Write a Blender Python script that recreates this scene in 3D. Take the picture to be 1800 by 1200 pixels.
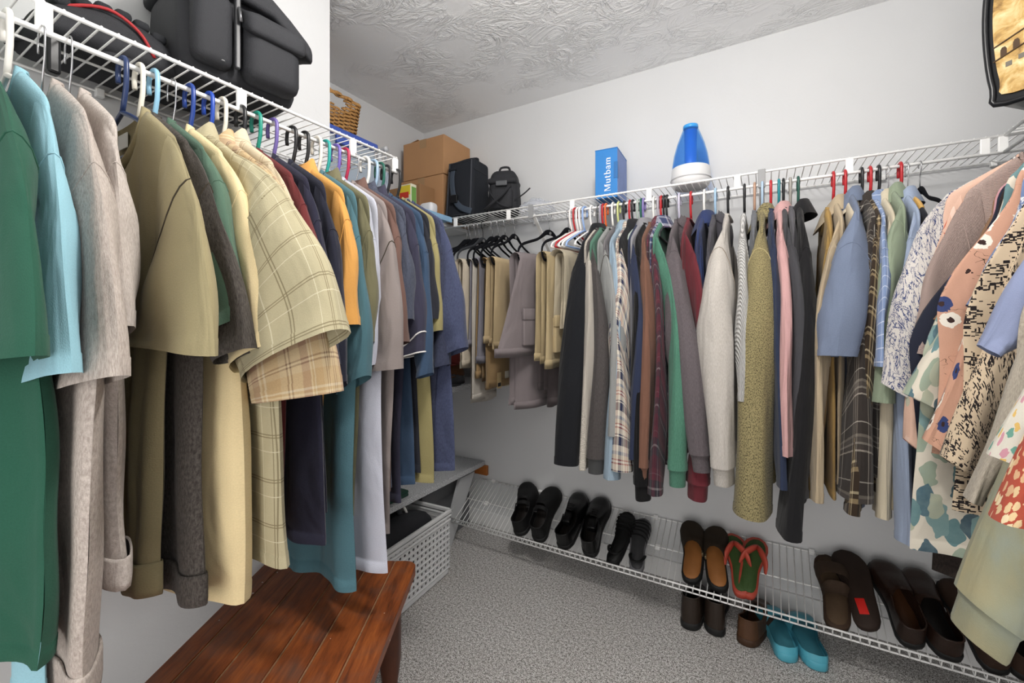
import bpy, bmesh, math, random
import numpy as np
from mathutils import Vector, Matrix, Euler

for o in list(bpy.data.objects):
    bpy.data.objects.remove(o)
SC = bpy.context.scene
COL = SC.collection
PI = math.pi
R = math.radians

# ------------------------------------------------------------------ camera
CAMH, FPX, YAW = 1.23, 761.0, R(30.3)
cam = bpy.data.cameras.new('camera')
cam.sensor_fit = 'HORIZONTAL'
cam.sensor_width = 36.0
cam.lens = 36.0 * FPX / 1800.0
cam.shift_y = -37.0 / 1800.0
cam.clip_start = 0.02
camo = bpy.data.objects.new('camera', cam)
camo.location = (0, 0, CAMH)
camo.rotation_euler = (R(90), 0, YAW)
COL.objects.link(camo)
SC.camera = camo

# ------------------------------------------------------------------ world, light, exposure
wd = bpy.data.worlds.new('world')
SC.world = wd
wd.use_nodes = True
wd.node_tree.nodes['Background'].inputs[0].default_value = (1.0, 0.97, 0.93, 1)
wd.node_tree.nodes['Background'].inputs[1].default_value = 1.5
SC.view_settings.view_transform = 'Standard'
SC.view_settings.look = 'None'
SC.view_settings.gamma = 1.0
SC.view_settings.exposure = 0.0
SC.view_settings.use_curve_mapping = False
SC.cycles.max_bounces = 6
SC.cycles.diffuse_bounces = 4
SC.cycles.glossy_bounces = 2
SC.cycles.transmission_bounces = 5
SC.cycles.caustics_reflective = False
SC.cycles.caustics_refractive = False
LAMP = (-0.2, 0.68, 2.28)          # the round bulb of the ceiling lamp, just above the frame
ld = bpy.data.lights.new('ceiling_lamp_bulb', 'POINT')
ld.energy = 42.0
ld.shadow_soft_size = 0.09
ld.color = (1.0, 0.965, 0.92)
lo = bpy.data.objects.new('ceiling_lamp_bulb', ld)
lo.location = LAMP
COL.objects.link(lo)
# added fill light, unseen, set in the doorway behind the camera
dl = bpy.data.lights.new('doorway_fill', 'AREA')
dl.shape = 'RECTANGLE'
dl.size = 1.0
dl.size_y = 1.95
dl.energy = 17.0
dl.color = (1.0, 0.97, 0.94)
dlo = bpy.data.objects.new('doorway_fill', dl)
dlo.location = (-0.1, -1.04, 1.0)
dlo.rotation_euler = (R(90), 0, 0)
COL.objects.link(dlo)

# ------------------------------------------------------------------ helpers
rng = random.Random(7)

def lin(c):
    if isinstance(c, str):
        c = c.lstrip('#')
        c = [int(c[i:i + 2], 16) / 255 for i in (0, 2, 4)]
    return tuple((x / 12.92 if x <= 0.04045 else ((x + 0.055) / 1.055) ** 2.4) for x in c[:3]) + (1.0,)

def linf(c, s=.84, k=.95):
    r, g, b, _ = lin(c)
    y = .25 * r + .6 * g + .15 * b
    return tuple(k * (y + (x - y) * s) for x in (r, g, b)) + (1.0,)

def mulc(c, k):
    return tuple(min(1.0, x * k) for x in c[:3]) + (1.0,)

MATS = {}

class NT:
    def __init__(s, name):
        s.m = bpy.data.materials.new(name)
        s.m.use_nodes = True
        s.t = s.m.node_tree
        s.b = s.t.nodes['Principled BSDF']
    def n(s, typ, **k):
        x = s.t.nodes.new(typ)
        for a, v in k.items():
            setattr(x, a, v)
        return x
    def l(s, a, b):
        s.t.links.new(a, b)
    def val(s, x, i):
        s.b.inputs[x].default_value = i
    def coord(s, kind='UV', scale=(1, 1, 1), rot=(0, 0, 0), loc=(0, 0, 0)):
        tc = s.n('ShaderNodeTexCoord')
        mp = s.n('ShaderNodeMapping')
        mp.inputs['Scale'].default_value = scale
        mp.inputs['Rotation'].default_value = rot
        mp.inputs['Location'].default_value = loc
        s.l(tc.outputs[kind], mp.inputs['Vector'])
        return mp.outputs[0]
    def noise(s, vec, scale, detail=2, rough=0.5, dist=0.0):
        x = s.n('ShaderNodeTexNoise')
        x.inputs['Scale'].default_value = scale
        x.inputs['Detail'].default_value = detail
        x.inputs['Roughness'].default_value = rough
        x.inputs['Distortion'].default_value = dist
        s.l(vec, x.inputs['Vector'])
        return x.outputs['Fac']
    def voro(s, vec, scale, feature='F1', rand=1.0, out='Distance'):
        x = s.n('ShaderNodeTexVoronoi', feature=feature, voronoi_dimensions='2D')
        x.inputs['Scale'].default_value = scale
        x.inputs['Randomness'].default_value = rand
        s.l(vec, x.inputs['Vector'])
        return x.outputs[out]
    def ramp(s, fac, stops, interp='LINEAR'):
        x = s.n('ShaderNodeValToRGB')
        r = x.color_ramp
        r.interpolation = interp
        while len(r.elements) < len(stops):
            r.elements.new(0.5)
        for e, (p, c) in zip(r.elements, stops):
            e.position = p
            e.color = c if not isinstance(c, (int, float)) else (c, c, c, 1)
        s.l(fac, x.inputs[0])
        return x.outputs[0]
    def mix(s, fac, a, b, mode='MIX'):
        x = s.n('ShaderNodeMix', data_type='RGBA', blend_type=mode)
        for sock, v in ((x.inputs[0], fac), (x.inputs[6], a), (x.inputs[7], b)):
            if isinstance(v, bpy.types.NodeSocket):
                s.l(v, sock)
            else:
                sock.default_value = v
        return x.outputs[2]
    def math(s, op, a, b=None):
        x = s.n('ShaderNodeMath', operation=op)
        for i, v in enumerate((a, b)):
            if v is None:
                continue
            if isinstance(v, bpy.types.NodeSocket):
                s.l(v, x.inputs[i])
            else:
                x.inputs[i].default_value = v
        return x.outputs[0]
    def bump(s, h, strength=0.3, dist=0.005, normal=None):
        x = s.n('ShaderNodeBump')
        x.inputs['Strength'].default_value = strength
        x.inputs['Distance'].default_value = dist
        s.l(h, x.inputs['Height'])
        if normal is not None:
            s.l(normal, x.inputs['Normal'])
        return x.outputs[0]
    def base(s, c):
        if isinstance(c, bpy.types.NodeSocket):
            s.l(c, s.b.inputs['Base Color'])
        else:
            s.b.inputs['Base Color'].default_value = c
    def normal(s, x):
        s.l(x, s.b.inputs['Normal'])

def simple(name, col, rough=0.5, metal=0.0, spec=0.5, noise=0.0, nscale=40, bump=0.0, bscale=200, trans=0.0, coat=0.0, ior=1.45):
    if name in MATS:
        return MATS[name]
    t = NT(name)
    c = lin(col)
    t.val('Roughness', rough)
    t.val('Metallic', metal)
    t.val('Specular IOR Level', spec)
    t.val('IOR', ior)
    if trans:
        t.val('Transmission Weight', trans)
    if coat:
        t.val('Coat Weight', coat)
    if noise:
        v = t.coord('Object')
        f = t.noise(v, nscale, 3)
        t.base(t.mix(f, mulc(c, 1 - noise), mulc(c, 1 + noise)))
    else:
        t.base(c)
    if bump:
        v = t.coord('Object')
        t.normal(t.bump(t.noise(v, bscale, 2), bump, 0.002))
    MATS[name] = t.m
    return t.m

def film(name, col, fac=.4, rough=.15, tint=None):
    """thin see-through plastic"""
    if name in MATS:
        return MATS[name]
    t = NT(name)
    t.base(lin(col)); t.val('Roughness', rough)
    tr_ = t.n('ShaderNodeBsdfTransparent')
    tr_.inputs[0].default_value = lin(tint or col)
    mx = t.n('ShaderNodeMixShader')
    mx.inputs[0].default_value = fac
    t.l(tr_.outputs[0], mx.inputs[1]); t.l(t.b.outputs[0], mx.inputs[2])
    t.l(mx.outputs[0], t.t.nodes['Material Output'].inputs[0])
    MATS[name] = t.m
    return t.m

def fab(name, col, kind='plain', **k):
    """woven or knitted cloth; all patterns in metres of cloth (UV)"""
    if name in MATS:
        return MATS[name]
    t = NT(name)
    t.val('Roughness', 0.92)
    t.val('Specular IOR Level', 0.15)
    t.val('Sheen Weight', k.get('sheen', 0.08))
    uv = t.coord('UV')
    c = linf(col)
    fine = t.noise(uv, k.get('fine', 420), 2, 0.6)
    big = t.noise(uv, 5.0, 2)
    out = None
    if kind in ('plain', 'knit'):
        out = t.mix(fine, mulc(c, 0.86), mulc(c, 1.12))
    elif kind == 'heather':
        uvh = t.coord('UV', scale=(1, 0.33, 1))
        f = t.noise(uvh, k.get('hs', 330), 3, 0.75)
        c2 = linf(k['c2'])
        out = t.ramp(f, [(0.36, c2), (0.64, c)])
    elif kind == 'marl':
        f = t.noise(uv, k.get('hs', 260), 2, 0.7)
        out = t.ramp(f, [(0.40, linf(k['c2'])), (0.52, c)])
    elif kind == 'plaid':
        p = k.get('period', 0.09)
        rot = k.get('rot', 0.0)
        uvp = t.coord('UV', rot=(0, 0, rot), loc=(k.get('ox', 0), k.get('oy', 0), 0))
        sx = t.n('ShaderNodeSeparateXYZ')
        t.l(uvp, sx.inputs[0])
        cols = []
        for ax, st in ((0, k['warp']), (1, k.get('weft', k['warp']))):
            f = t.math('FRACT', t.math('DIVIDE', sx.outputs[ax], p))
            cols.append(t.ramp(f, [(pp, linf(cc)) for pp, cc in st], 'CONSTANT'))
        out = t.mix(0.5, cols[0], cols[1])
        out = t.mix(t.math('MULTIPLY', fine, 0.25), out, (0.02, 0.02, 0.02, 1))
    elif kind == 'window':
        p = k.get('period', 0.075)
        sx = t.n('ShaderNodeSeparateXYZ')
        t.l(uv, sx.inputs[0])
        out = t.mix(fine, mulc(c, 0.88), mulc(c, 1.1))
        for ax, st in ((0, k['lines']), (1, k['lines'])):
            f = t.math('FRACT', t.math('DIVIDE', sx.outputs[ax], p))
            for a, w, cc, am in st:
                d = t.math('ABSOLUTE', t.math('SUBTRACT', f, a))
                msk = t.math('MULTIPLY', t.math('LESS_THAN', d, w), am)
                out = t.mix(msk, out, linf(cc))
    elif kind == 'stripe':
        p = k.get('period', 0.02)
        sx = t.n('ShaderNodeSeparateXYZ')
        t.l(uv, sx.inputs[0])
        f = t.math('FRACT', t.math('DIVIDE', sx.outputs[k.get('ax', 1)], p))
        out = t.mix(t.math('LESS_THAN', f, k.get('w', 0.5)), c, linf(k['c2']))
    elif kind == 'leaf':
        out = c
        tone = t.noise(uv, 45, 3, .6)
        wob = t.noise(uv, 22, 2)
        for rot, off, sc in ((.55, 0.0, 12.5), (-.75, 3.3, 11.0), (1.5, 7.1, 12.0)):
            base_ = t.coord('UV', scale=(1.75, 0.85, 1), rot=(0, 0, rot), loc=(off, off * .7, 0))
            vm = t.n('ShaderNodeVectorMath', operation='MULTIPLY_ADD')
            cmb = t.n('ShaderNodeCombineXYZ')
            t.l(wob, cmb.inputs[0]); t.l(wob, cmb.inputs[1])
            t.l(cmb.outputs[0], vm.inputs[0]); vm.inputs[1].default_value = (.05, .05, 0); t.l(base_, vm.inputs[2])
            d = t.voro(vm.outputs[0], sc, 'F1', .75)
            cc = t.voro(vm.outputs[0], sc, 'F1', .75, 'Color')
            sep = t.n('ShaderNodeSeparateColor')
            t.l(cc, sep.inputs[0])
            leaf = t.ramp(sep.outputs[0], [(i / len(k['leaves']), linf(x)) for i, x in enumerate(k['leaves'])], 'CONSTANT')
            leaf = t.mix(t.math('MULTIPLY', tone, .5), leaf, linf(k['wash']))
            keep = t.math('GREATER_THAN', sep.outputs[1], k.get('skip', 0.3))
            out = t.mix(t.math('MULTIPLY', t.math('LESS_THAN', d, .37), keep), out, leaf)
    elif kind == 'flower':
        wob = t.noise(uv, 90, 2)
        off = t.n('ShaderNodeVectorMath', operation='MULTIPLY_ADD')
        cmb = t.n('ShaderNodeCombineXYZ')
        t.l(wob, cmb.inputs[0]); t.l(wob, cmb.inputs[1])
        t.l(cmb.outputs[0], off.inputs[0])
        off.inputs[1].default_value = (0.014, 0.014, 0)
        t.l(uv, off.inputs[2])
        sc = k.get('sc', 16)
        d = t.voro(off.outputs[0], sc, 'F1', 0.8)
        cc = t.voro(off.outputs[0], sc, 'F1', 0.8, 'Color')
        sep = t.n('ShaderNodeSeparateColor')
        t.l(cc, sep.inputs[0])
        n = len(k['petals'])
        pet = t.ramp(sep.outputs[0], [(i / n, linf(x)) for i, x in enumerate(k['petals'])], 'CONSTANT')
        out = t.mix(fine, mulc(c, 0.92), mulc(c, 1.06))
        if 'twig' in k:
            tw = t.noise(t.coord('UV', scale=(1, 1.6, 1)), 30, 1, 0.4, 0.6)
            band = t.math('MULTIPLY', t.math('LESS_THAN', t.math('ABSOLUTE', t.math('SUBTRACT', tw, 0.43)), 0.007), t.math('GREATER_THAN', t.noise(uv, 18, 1), .56))
            out = t.mix(band, out, linf(k['twig']))
        out = t.mix(t.math('LESS_THAN', d, k.get('r', 0.33)), out, pet)
        if 'heart' in k:
            out = t.mix(t.math('LESS_THAN', d, k.get('hr', 0.11)), out, linf(k['heart']))
    elif kind == 'toile':
        a = t.noise(uv, 26, 4, 0.65, 1.4)
        b = t.noise(t.coord('UV', scale=(1, 2.2, 1), rot=(0, 0, .6)), 46, 3, 0.6, 2.0)
        l1 = t.math('LESS_THAN', t.math('ABSOLUTE', t.math('SUBTRACT', a, 0.5)), k.get('w', 0.022))
        l2 = t.math('GREATER_THAN', b, k.get('th', 0.60))
        out = t.mix(t.math('MAXIMUM', l1, l2), c, linf(k['c2']))
    elif kind == 'dash':
        out = c
        for sx_, sy_, th_, jit in ((100, 300, .86, 0.0), (330, 110, .90, .37), (160, 420, .90, .71)):
            base_ = t.coord('UV', scale=(sx_, sy_, 1), loc=(jit * 9, jit * 17, 0))
            warp = t.n('ShaderNodeVectorMath', operation='FLOOR')
            t.l(base_, warp.inputs[0])
            wn = t.n('ShaderNodeTexWhiteNoise', noise_dimensions='2D')
            t.l(warp.outputs[0], wn.inputs['Vector'])
            clump = t.noise(uv, 26, 2)
            v_ = t.math('ADD', wn.outputs['Value'], t.math('MULTIPLY', t.math('SUBTRACT', clump, .5), .9))
            out = t.mix(t.math('GREATER_THAN', v_, th_), out, linf(k['c2']))
    elif kind == 'water':
        f = t.noise(uv, 4.0, 4, 0.6, 0.4)
        out = t.ramp(f, [(0.35, c), (0.5, linf(k['c2'])), (0.65, linf(k.get('c3', k['c2'])))])
    out = t.mix(t.math('MULTIPLY', t.math('SUBTRACT', big, 0.35), 0.25), out, (0.03, 0.028, 0.025, 1))
    t.base(out)
    h = t.noise(t.coord('UV', scale=(1.5, 0.65, 1)), k.get('wr', 9), 2, 0.42, 0.6)
    nb = t.bump(h, k.get('wrs', 0.55), 0.022)
    if kind == 'knit' or k.get('knit'):
        w = t.n('ShaderNodeTexWave', wave_type='BANDS', bands_direction=k.get('kd', 'Y'))
        w.inputs['Scale'].default_value = k.get('ks', 60)
        w.inputs['Distortion'].default_value = 2.0
        t.l(uv, w.inputs['Vector'])
        nb = t.bump(w.outputs['Fac'], 0.7, 0.004, nb)
        if kind == 'knit':
            t.base(t.mix(w.outputs['Fac'], mulc(c, 0.75), c))
    nb = t.bump(fine, k.get('fb', 0.35), 0.0016, nb)
    t.normal(nb)
    MATS[name] = t.m
    return t.m

def link(o, parent=None):
    COL.objects.link(o)
    if parent is not None:
        o.parent = parent
    return o

def tag(o, label, cat, group=None, kind=None):
    o['label'] = label
    o['category'] = cat
    if group:
        o['group'] = group
    if kind:
        o['kind'] = kind
    return o

def thing(name, label, cat, loc=(0, 0, 0), rot=(0, 0, 0), group=None):
    o = bpy.data.objects.new(name, None)
    o.empty_display_size = 0.05
    o.location = loc
    o.rotation_euler = rot
    link(o)
    return tag(o, label, cat, group)

def me(name, verts, faces, mat=None, parent=None, uv=None, smooth=True, loc=None, rot=None):
    m = bpy.data.meshes.new(name)
    if isinstance(verts, np.ndarray):
        verts = verts.reshape(-1, 3).tolist()
    m.from_pydata(verts, [], faces)
    if smooth:
        m.polygons.foreach_set('use_smooth', [True] * len(m.polygons))
    if uv is not None:
        uv = np.asarray(uv, dtype=np.float32).reshape(-1, 2)
        lay = m.uv_layers.new(name='UVMap')
        idx = np.zeros(len(m.loops), dtype=np.int32)
        m.loops.foreach_get('vertex_index', idx)
        lay.data.foreach_set('uv', uv[idx].ravel())
    m.update()
    if mat is not None:
        m.materials.append(mat)
    o = bpy.data.objects.new(name, m)
    if loc is not None:
        o.location = loc
    if rot is not None:
        o.rotation_euler = rot
    return link(o, parent)

def gridfaces(nr, nc, wrap=False, off=0):
    f = []
    for i in range(nr - 1):
        for j in range(nc if wrap else nc - 1):
            a = off + i * nc + j
            b = off + i * nc + (j + 1) % nc
            f.append((a, b, b + nc, a + nc))
    return f

class MB:
    """collects shapes into one mesh"""
    def __init__(s):
        s.v = []; s.f = []; s.uv = []
    def add(s, v, f, uv=None):
        o = len(s.v)
        v = [tuple(map(float, x)) for x in v]
        s.v += v
        s.f += [tuple(i + o for i in q) for q in f]
        s.uv += list(uv) if uv is not None else [(x[0] + x[1] * .3, x[2] + x[1] * .3) for x in v]
        return s
    def box(s, a, b, M=None):
        (x0, y0, z0), (x1, y1, z1) = a, b
        v = [(x0, y0, z0), (x1, y0, z0), (x1, y1, z0), (x0, y1, z0), (x0, y0, z1), (x1, y0, z1), (x1, y1, z1), (x0, y1, z1)]
        if M is not None:
            v = [tuple(M @ Vector(p)) for p in v]
        return s.add(v, [(3, 2, 1, 0), (4, 5, 6, 7), (0, 1, 5, 4), (1, 2, 6, 5), (2, 3, 7, 6), (3, 0, 4, 7)])
    def rbox(s, a, b, r, seg=2, M=None, fn=None):
        bm = bmesh.new()
        bmesh.ops.create_cube(bm, size=1.0)
        d = [b[i] - a[i] for i in range(3)]
        c = [(b[i] + a[i]) / 2 for i in range(3)]
        for v in bm.verts:
            v.co = Vector((v.co.x * d[0] + c[0], v.co.y * d[1] + c[1], v.co.z * d[2] + c[2]))
        bmesh.ops.bevel(bm, geom=bm.edges[:], offset=min(r, min(d) * .49), segments=seg, profile=0.5, affect='EDGES')
        if fn:
            bmesh.ops.subdivide_edges(bm, edges=[e for e in bm.edges if e.calc_length() > max(d) * .2], cuts=5, use_grid_fill=True)
            for v in bm.verts:
                v.co = Vector(fn(v.co))
        bm.verts.index_update()
        v = [tuple(M @ x.co) if M is not None else tuple(x.co) for x in bm.verts]
        f = [tuple(q.index for q in p.verts) for p in bm.faces]
        bm.free()
        return s.add(v, f)
    def tube(s, path, r, n=8, cap=True, closed=False, ry=None, up=None):
        P = [Vector(p) for p in path]
        N = len(P)
        rr = r if hasattr(r, '__len__') else [r] * N
        prev = Vector(up) if up else None
        rings = []
        for i, p in enumerate(P):
            if closed:
                t = P[(i + 1) % N] - P[i - 1]
            else:
                t = P[min(i + 1, N - 1)] - P[max(i - 1, 0)]
            t.normalize()
            if prev is None:
                prev = Vector((0, 0, 1)) if abs(t.z) < .9 else Vector((1, 0, 0))
            nrm = prev - t * prev.dot(t)
            if nrm.length < 1e-5:
                nrm = t.orthogonal()
            nrm.normalize()
            prev = nrm
            bn = t.cross(nrm)
            k = 1.0 if ry is None else ry
            for j in range(n):
                a = 2 * PI * j / n
                rings.append(p + nrm * (rr[i] * math.cos(a)) * 1.0 + bn * (rr[i] * k * math.sin(a)))
        f = gridfaces(N, n, True)
        if closed:
            o = (N - 1) * n
            for j in range(n):
                f.append((o + j, o + (j + 1) % n, (j + 1) % n, j))
        elif cap:
            f.append(tuple(range(n - 1, -1, -1)))
            f.append(tuple((N - 1) * n + j for j in range(n)))
        return s.add(rings, f)
    def lathe(s, prof, n=24, c=(0, 0, 0), cap=True, sq=None):
        v = []
        for r, z in prof:
            for j in range(n):
                a = 2 * PI * j / n
                ca, sa = math.cos(a), math.sin(a)
                if sq:
                    k = (abs(ca) ** sq + abs(sa) ** sq) ** (-1 / sq)
                    ca *= k; sa *= k
                v.append((c[0] + r * ca, c[1] + r * sa, c[2] + z))
        f = gridfaces(len(prof), n, True)
        if cap:
            f.append(tuple(range(n - 1, -1, -1)))
            f.append(tuple((len(prof) - 1) * n + j for j in range(n)))
        return s.add(v, f)
    def prism(s, pts, h, M=None):
        """pts (x,y) outline extruded 0..h in z"""
        n = len(pts)
        v = [(x, y, 0) for x, y in pts] + [(x, y, h) for x, y in pts]
        f = [tuple(range(n - 1, -1, -1)), tuple(range(n, 2 * n))] + [(i, (i + 1) % n, n + (i + 1) % n, n + i) for i in range(n)]
        if M is not None:
            v = [tuple(M @ Vector(p)) for p in v]
        return s.add(v, f)
    def build(s, name, mat, parent=None, smooth=False, loc=None, rot=None):
        return me(name, s.v, s.f, mat, parent, s.uv, smooth, loc, rot)

def bez(p0, p1, p2, n):
    return [tuple((1 - t) ** 2 * a + 2 * t * (1 - t) * b + t * t * c for a, b, c in zip(p0, p1, p2)) for t in [i / n for i in range(n + 1)]]

def smoothpath(pts, n=6):
    P = [np.array(p, float) for p in pts]
    out = []
    for i in range(len(P) - 1):
        a = P[max(i - 1, 0)]; b = P[i]; c = P[i + 1]; d = P[min(i + 2, len(P) - 1)]
        for k in range(n):
            t = k / n
            out.append(tuple(.5 * (2 * b + (c - a) * t + (2 * a - 5 * b + 4 * c - d) * t * t + (3 * b - a - 3 * c + d) * t ** 3)))
    out.append(tuple(P[-1]))
    return out

def autosmooth(o, ang=40):
    m = o.data
    m.polygons.foreach_set('use_smooth', [True] * len(m.polygons))
    m.set_sharp_from_angle(angle=R(ang))
    return o

# photograph pixel -> room coordinates on a plane (room: x along the back wall, y towards it)
CY, SY = math.cos(YAW), math.sin(YAW)
def ray(u, v=563):
    a = (u - 900) / FPX
    return a * CY - SY, a * SY + CY, (563 - v) / FPX
def atX(u, v, X):
    x, y, z = ray(u, v); t = X / x
    return Vector((X, y * t, z * t + CAMH))
def atY(u, v, Y):
    x, y, z = ray(u, v); t = Y / y
    return Vector((x * t, Y, z * t + CAMH))
def atZ(u, v, Z):
    x, y, z = ray(u, v); t = (Z - CAMH) / z
    return Vector((x * t, y * t, Z))

# ------------------------------------------------------------------ room constants (metres)
D = 2.17          # back wall
XL, XA, XR = -1.40, -1.94, 0.93   # left wall, alcove wall, right wall
YA = 1.05         # left wall ends here, the alcove begins
YF = -1.0         # front wall (behind the camera)
HC = 2.46
DECK, ROD = 1.784, 1.735
LX, BY, RX = -1.09, 1.865, 0.62   # the three rods
# ------------------------------------------------------------------ setting materials
def m_wall():
    t = NT('white_wall_paint')
    t.val('Roughness', 0.75); t.val('Specular IOR Level', 0.2)
    v = t.coord('Object')
    t.base(t.mix(t.noise(v, 3, 2), lin('#d3d4d6'), lin('#dbdcdd')))
    h = t.noise(v, 55, 3, .6)
    h2 = t.noise(t.coord('Object', scale=(1, 1, 1)), 7, 4, .6, 1.2)
    n = t.bump(h2, .12, .01)
    t.normal(t.bump(h, .10, .004, n))
    return t.m
def m_ceil():
    t = NT('hand_trowelled_ceiling_paint')
    t.val('Roughness', 0.8); t.val('Specular IOR Level', 0.2)
    t.base(lin('#f8f8f8'))
    v = t.coord('Object', scale=(1, 1.4, 1), rot=(0, 0, .5))
    a = t.noise(v, 6.5, 5, .62, 2.2)
    ridge = t.math('ABSOLUTE', t.math('SUBTRACT', a, .5))
    r = t.ramp(ridge, [(0.0, 1.0), (0.05, .35), (.16, 0.0)])
    msk = t.ramp(t.noise(t.coord('Object'), 3.1, 2), [(.42, 0.0), (.6, 1.0)])
    h = t.math('MULTIPLY', r, msk)
    t.normal(t.bump(h, .6, .014))
    return t.m
def m_carpet():
    t = NT('grey_speckled_carpet')
    t.val('Roughness', 1.0); t.val('Specular IOR Level', 0.05)
    v = t.coord('Object')
    a = t.noise(v, 300, 2, .9)
    b = t.noise(v, 110, 2, .6)
    c = t.noise(v, 4, 3, .5)
    f = t.math('ADD', t.math('MULTIPLY', a, .75), t.math('MULTIPLY', b, .25))
    col = t.ramp(f, [(.41, lin('#1c1a18')), (.47, lin('#8a8784')), (.515, lin('#cfccc9')), (.57, lin('#ffffff'))])
    col = t.mix(t.math('MULTIPLY', c, .3), col, lin('#8a8177'))
    t.base(col)
    t.normal(t.bump(f, .6, .008))
    return t.m
WALL, CEIL, CARPET = m_wall(), m_ceil(), m_carpet()
WHITE_WIRE = simple('white_vinyl_coated_wire', '#f7f7f6', .35, spec=.5)

def struct(name, a, b, mat, label=None):
    o = MB().box(a, b).build(name, mat)
    o['kind'] = 'structure'
    if label:
        o['label'] = label
    return o

T = .10
# floor with fine subdivision is not needed: pile is bump
struct('floor', (XA - T, YF - T, -T), (XR + T, D + T, 0), CARPET, 'grey speckled cut pile carpet floor')
struct('ceiling', (XA - T, YF - T, HC), (XR + T, D + T, HC + T), CEIL, 'white ceiling with hand trowelled texture')
struct('wall_back', (XA - T, D, 0), (XR + T, D + T, HC), WALL, 'white wall behind the long rail and shoe rack')
struct('wall_right', (XR, YF, 0), (XR + T, D, HC), WALL, 'white wall beside the patterned blouses')
struct('wall_left', (XL - T, YF, 0), (XL, YA, HC), WALL, 'white wall behind the shirts on the left')
struct('wall_alcove', (XA - T, YA - T, 0), (XA, D, HC), WALL, 'recessed white wall of the shelved alcove')
struct('wall_return', (XA, YA - T, 0), (XL - T, YA, HC), WALL, 'short white wall closing the alcove')
# front wall with an open doorway behind the camera
wf = MB().box((XL, YF - T, 0), (-.62, YF, HC)).box((.42, YF - T, 0), (XR, YF, HC)).box((-.62, YF - T, 2.03), (.42, YF, HC)).build('wall_front', WALL)
wf['kind'] = 'structure'; wf['label'] = 'white wall with the open closet doorway'
BASEB = simple('white_gloss_trim', '#e6e6e6', .4)
for nm, a, b in (('baseboard_back', (XA, D - .012, 0), (XR, D, .085)), ('baseboard_right', (XR - .012, YF, 0), (XR, D - .012, .085)),
                 ('baseboard_left', (XL, YF, 0), (XL + .012, YA, .085)), ('baseboard_alcove', (XA, YA, 0), (XA + .012, D - .012, .085))):
    struct(nm, a, b, BASEB, 'white painted baseboard along the ' + nm.split('_')[1] + ' wall')

# ceiling lamp the light belongs to (above the frame)
cl = thing('ceiling_lamp', 'round flush white ceiling lamp over the closet', 'lamp', (LAMP[0], LAMP[1], HC))
MB().lathe([(.075, 0), (.075, -.02), (.05, -.035), (.02, -.045), (.02, -.06)], 32).build('lamp_base', BASEB, cl, True)

# ------------------------------------------------------------------ ventilated wire shelves
def wire_shelf(name, label, origin, rotz, length, depth=.30, plates=(), rod=True, brace=(), skip=lambda x: False, pitch=.0254):
    """local: x along the shelf, y from front (0) to the wall (depth), z=0 deck"""
    th = thing(name, label, 'wire shelf', origin, (0, 0, rotz), 'white wire shelves')
    for nm, y, z, r in (('front_rail', 0, 0, .0045), ('hanging_rod', 0, -.049, .0055), ('middle_rail', depth * .52, -.004, .003), ('wall_rail', depth - .006, -.003, .003)):
        MB().tube([(0, y, z), (length, y, z)], r, 8).build(nm, WHITE_WIRE, th, True)
    wm = None
    n = int(length / pitch)
    for i in range(n + 1):
        x = .006 + i * pitch
        if x > length - .003 or skip(x):
            continue
        if wm is None:
            w = MB().tube([(0, -.004, .003), (0, depth - .004, .003)], .0019, 6).build('deck_wire', WHITE_WIRE, th, True)
            wm = w.data
        else:
            w = bpy.data.objects.new('deck_wire', wm)
            link(w, th)
        w.location = (x, 0, 0)
    for x in plates:
        MB().rbox((x - .011, -.005, -.052), (x + .011, .004, -.002), .002).build('lip_plate', WHITE_WIRE, th)
    for x in brace:
        b = MB().rbox((-.009, -.004, 0), (.009, .004, .355), .002)
        o = b.build('brace', WHITE_WIRE, th)
        o.location = (x, depth - .008, -.262)
        o.rotation_euler = (R(50), 0, 0)
        MB().rbox((x - .012, -.010, -.060), (x + .012, .0, .008), .002).build('brace_clip', simple('grey_clip', '#8f9092', .5), th)
    for k in range(int(length / .3)):
        x = .15 + k * .3
        MB().rbox((x - .008, depth - .014, -.016), (x + .008, depth + .002, .004), .002).build('wall_clip', WHITE_WIRE, th)
    return th
# left shelf: x local -> +Y of the room, wall on -X
YL0, YL1 = -.35, 1.082
wire_shelf('wire_shelf', 'white wire shelf above the shirts on the left wall', (LX, YL0, DECK), R(90), YL1 - YL0, .303,
           plates=[atX(p, 0, LX).y - YL0 for p in (77, 424, 620)] + [YL1 - YL0 - .008])
# end cap of the left shelf
# back shelf: local x -> -X?  use rotation 0: front at y=0, wall at +y
XB0 = -1.56
wire_shelf('wire_shelf', 'long white wire shelf across the back wall', (XB0, BY, DECK), 0, XR - XB0, .298,
           plates=[atY(p, 0, BY).x - XB0 for p in (801, 894, 1006, 1141, 1296, 1493, 1731, 1763)], brace=[atY(934, 0, BY).x - XB0, atY(1339, 0, BY).x - XB0])
# right shelf
YR0 = -.3
wire_shelf('wire_shelf', 'white wire shelf on the right wall under the printed bag', (RX, BY - .004, DECK), R(-90), BY - YR0, .303, plates=[.3, .8, 1.3])

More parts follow.
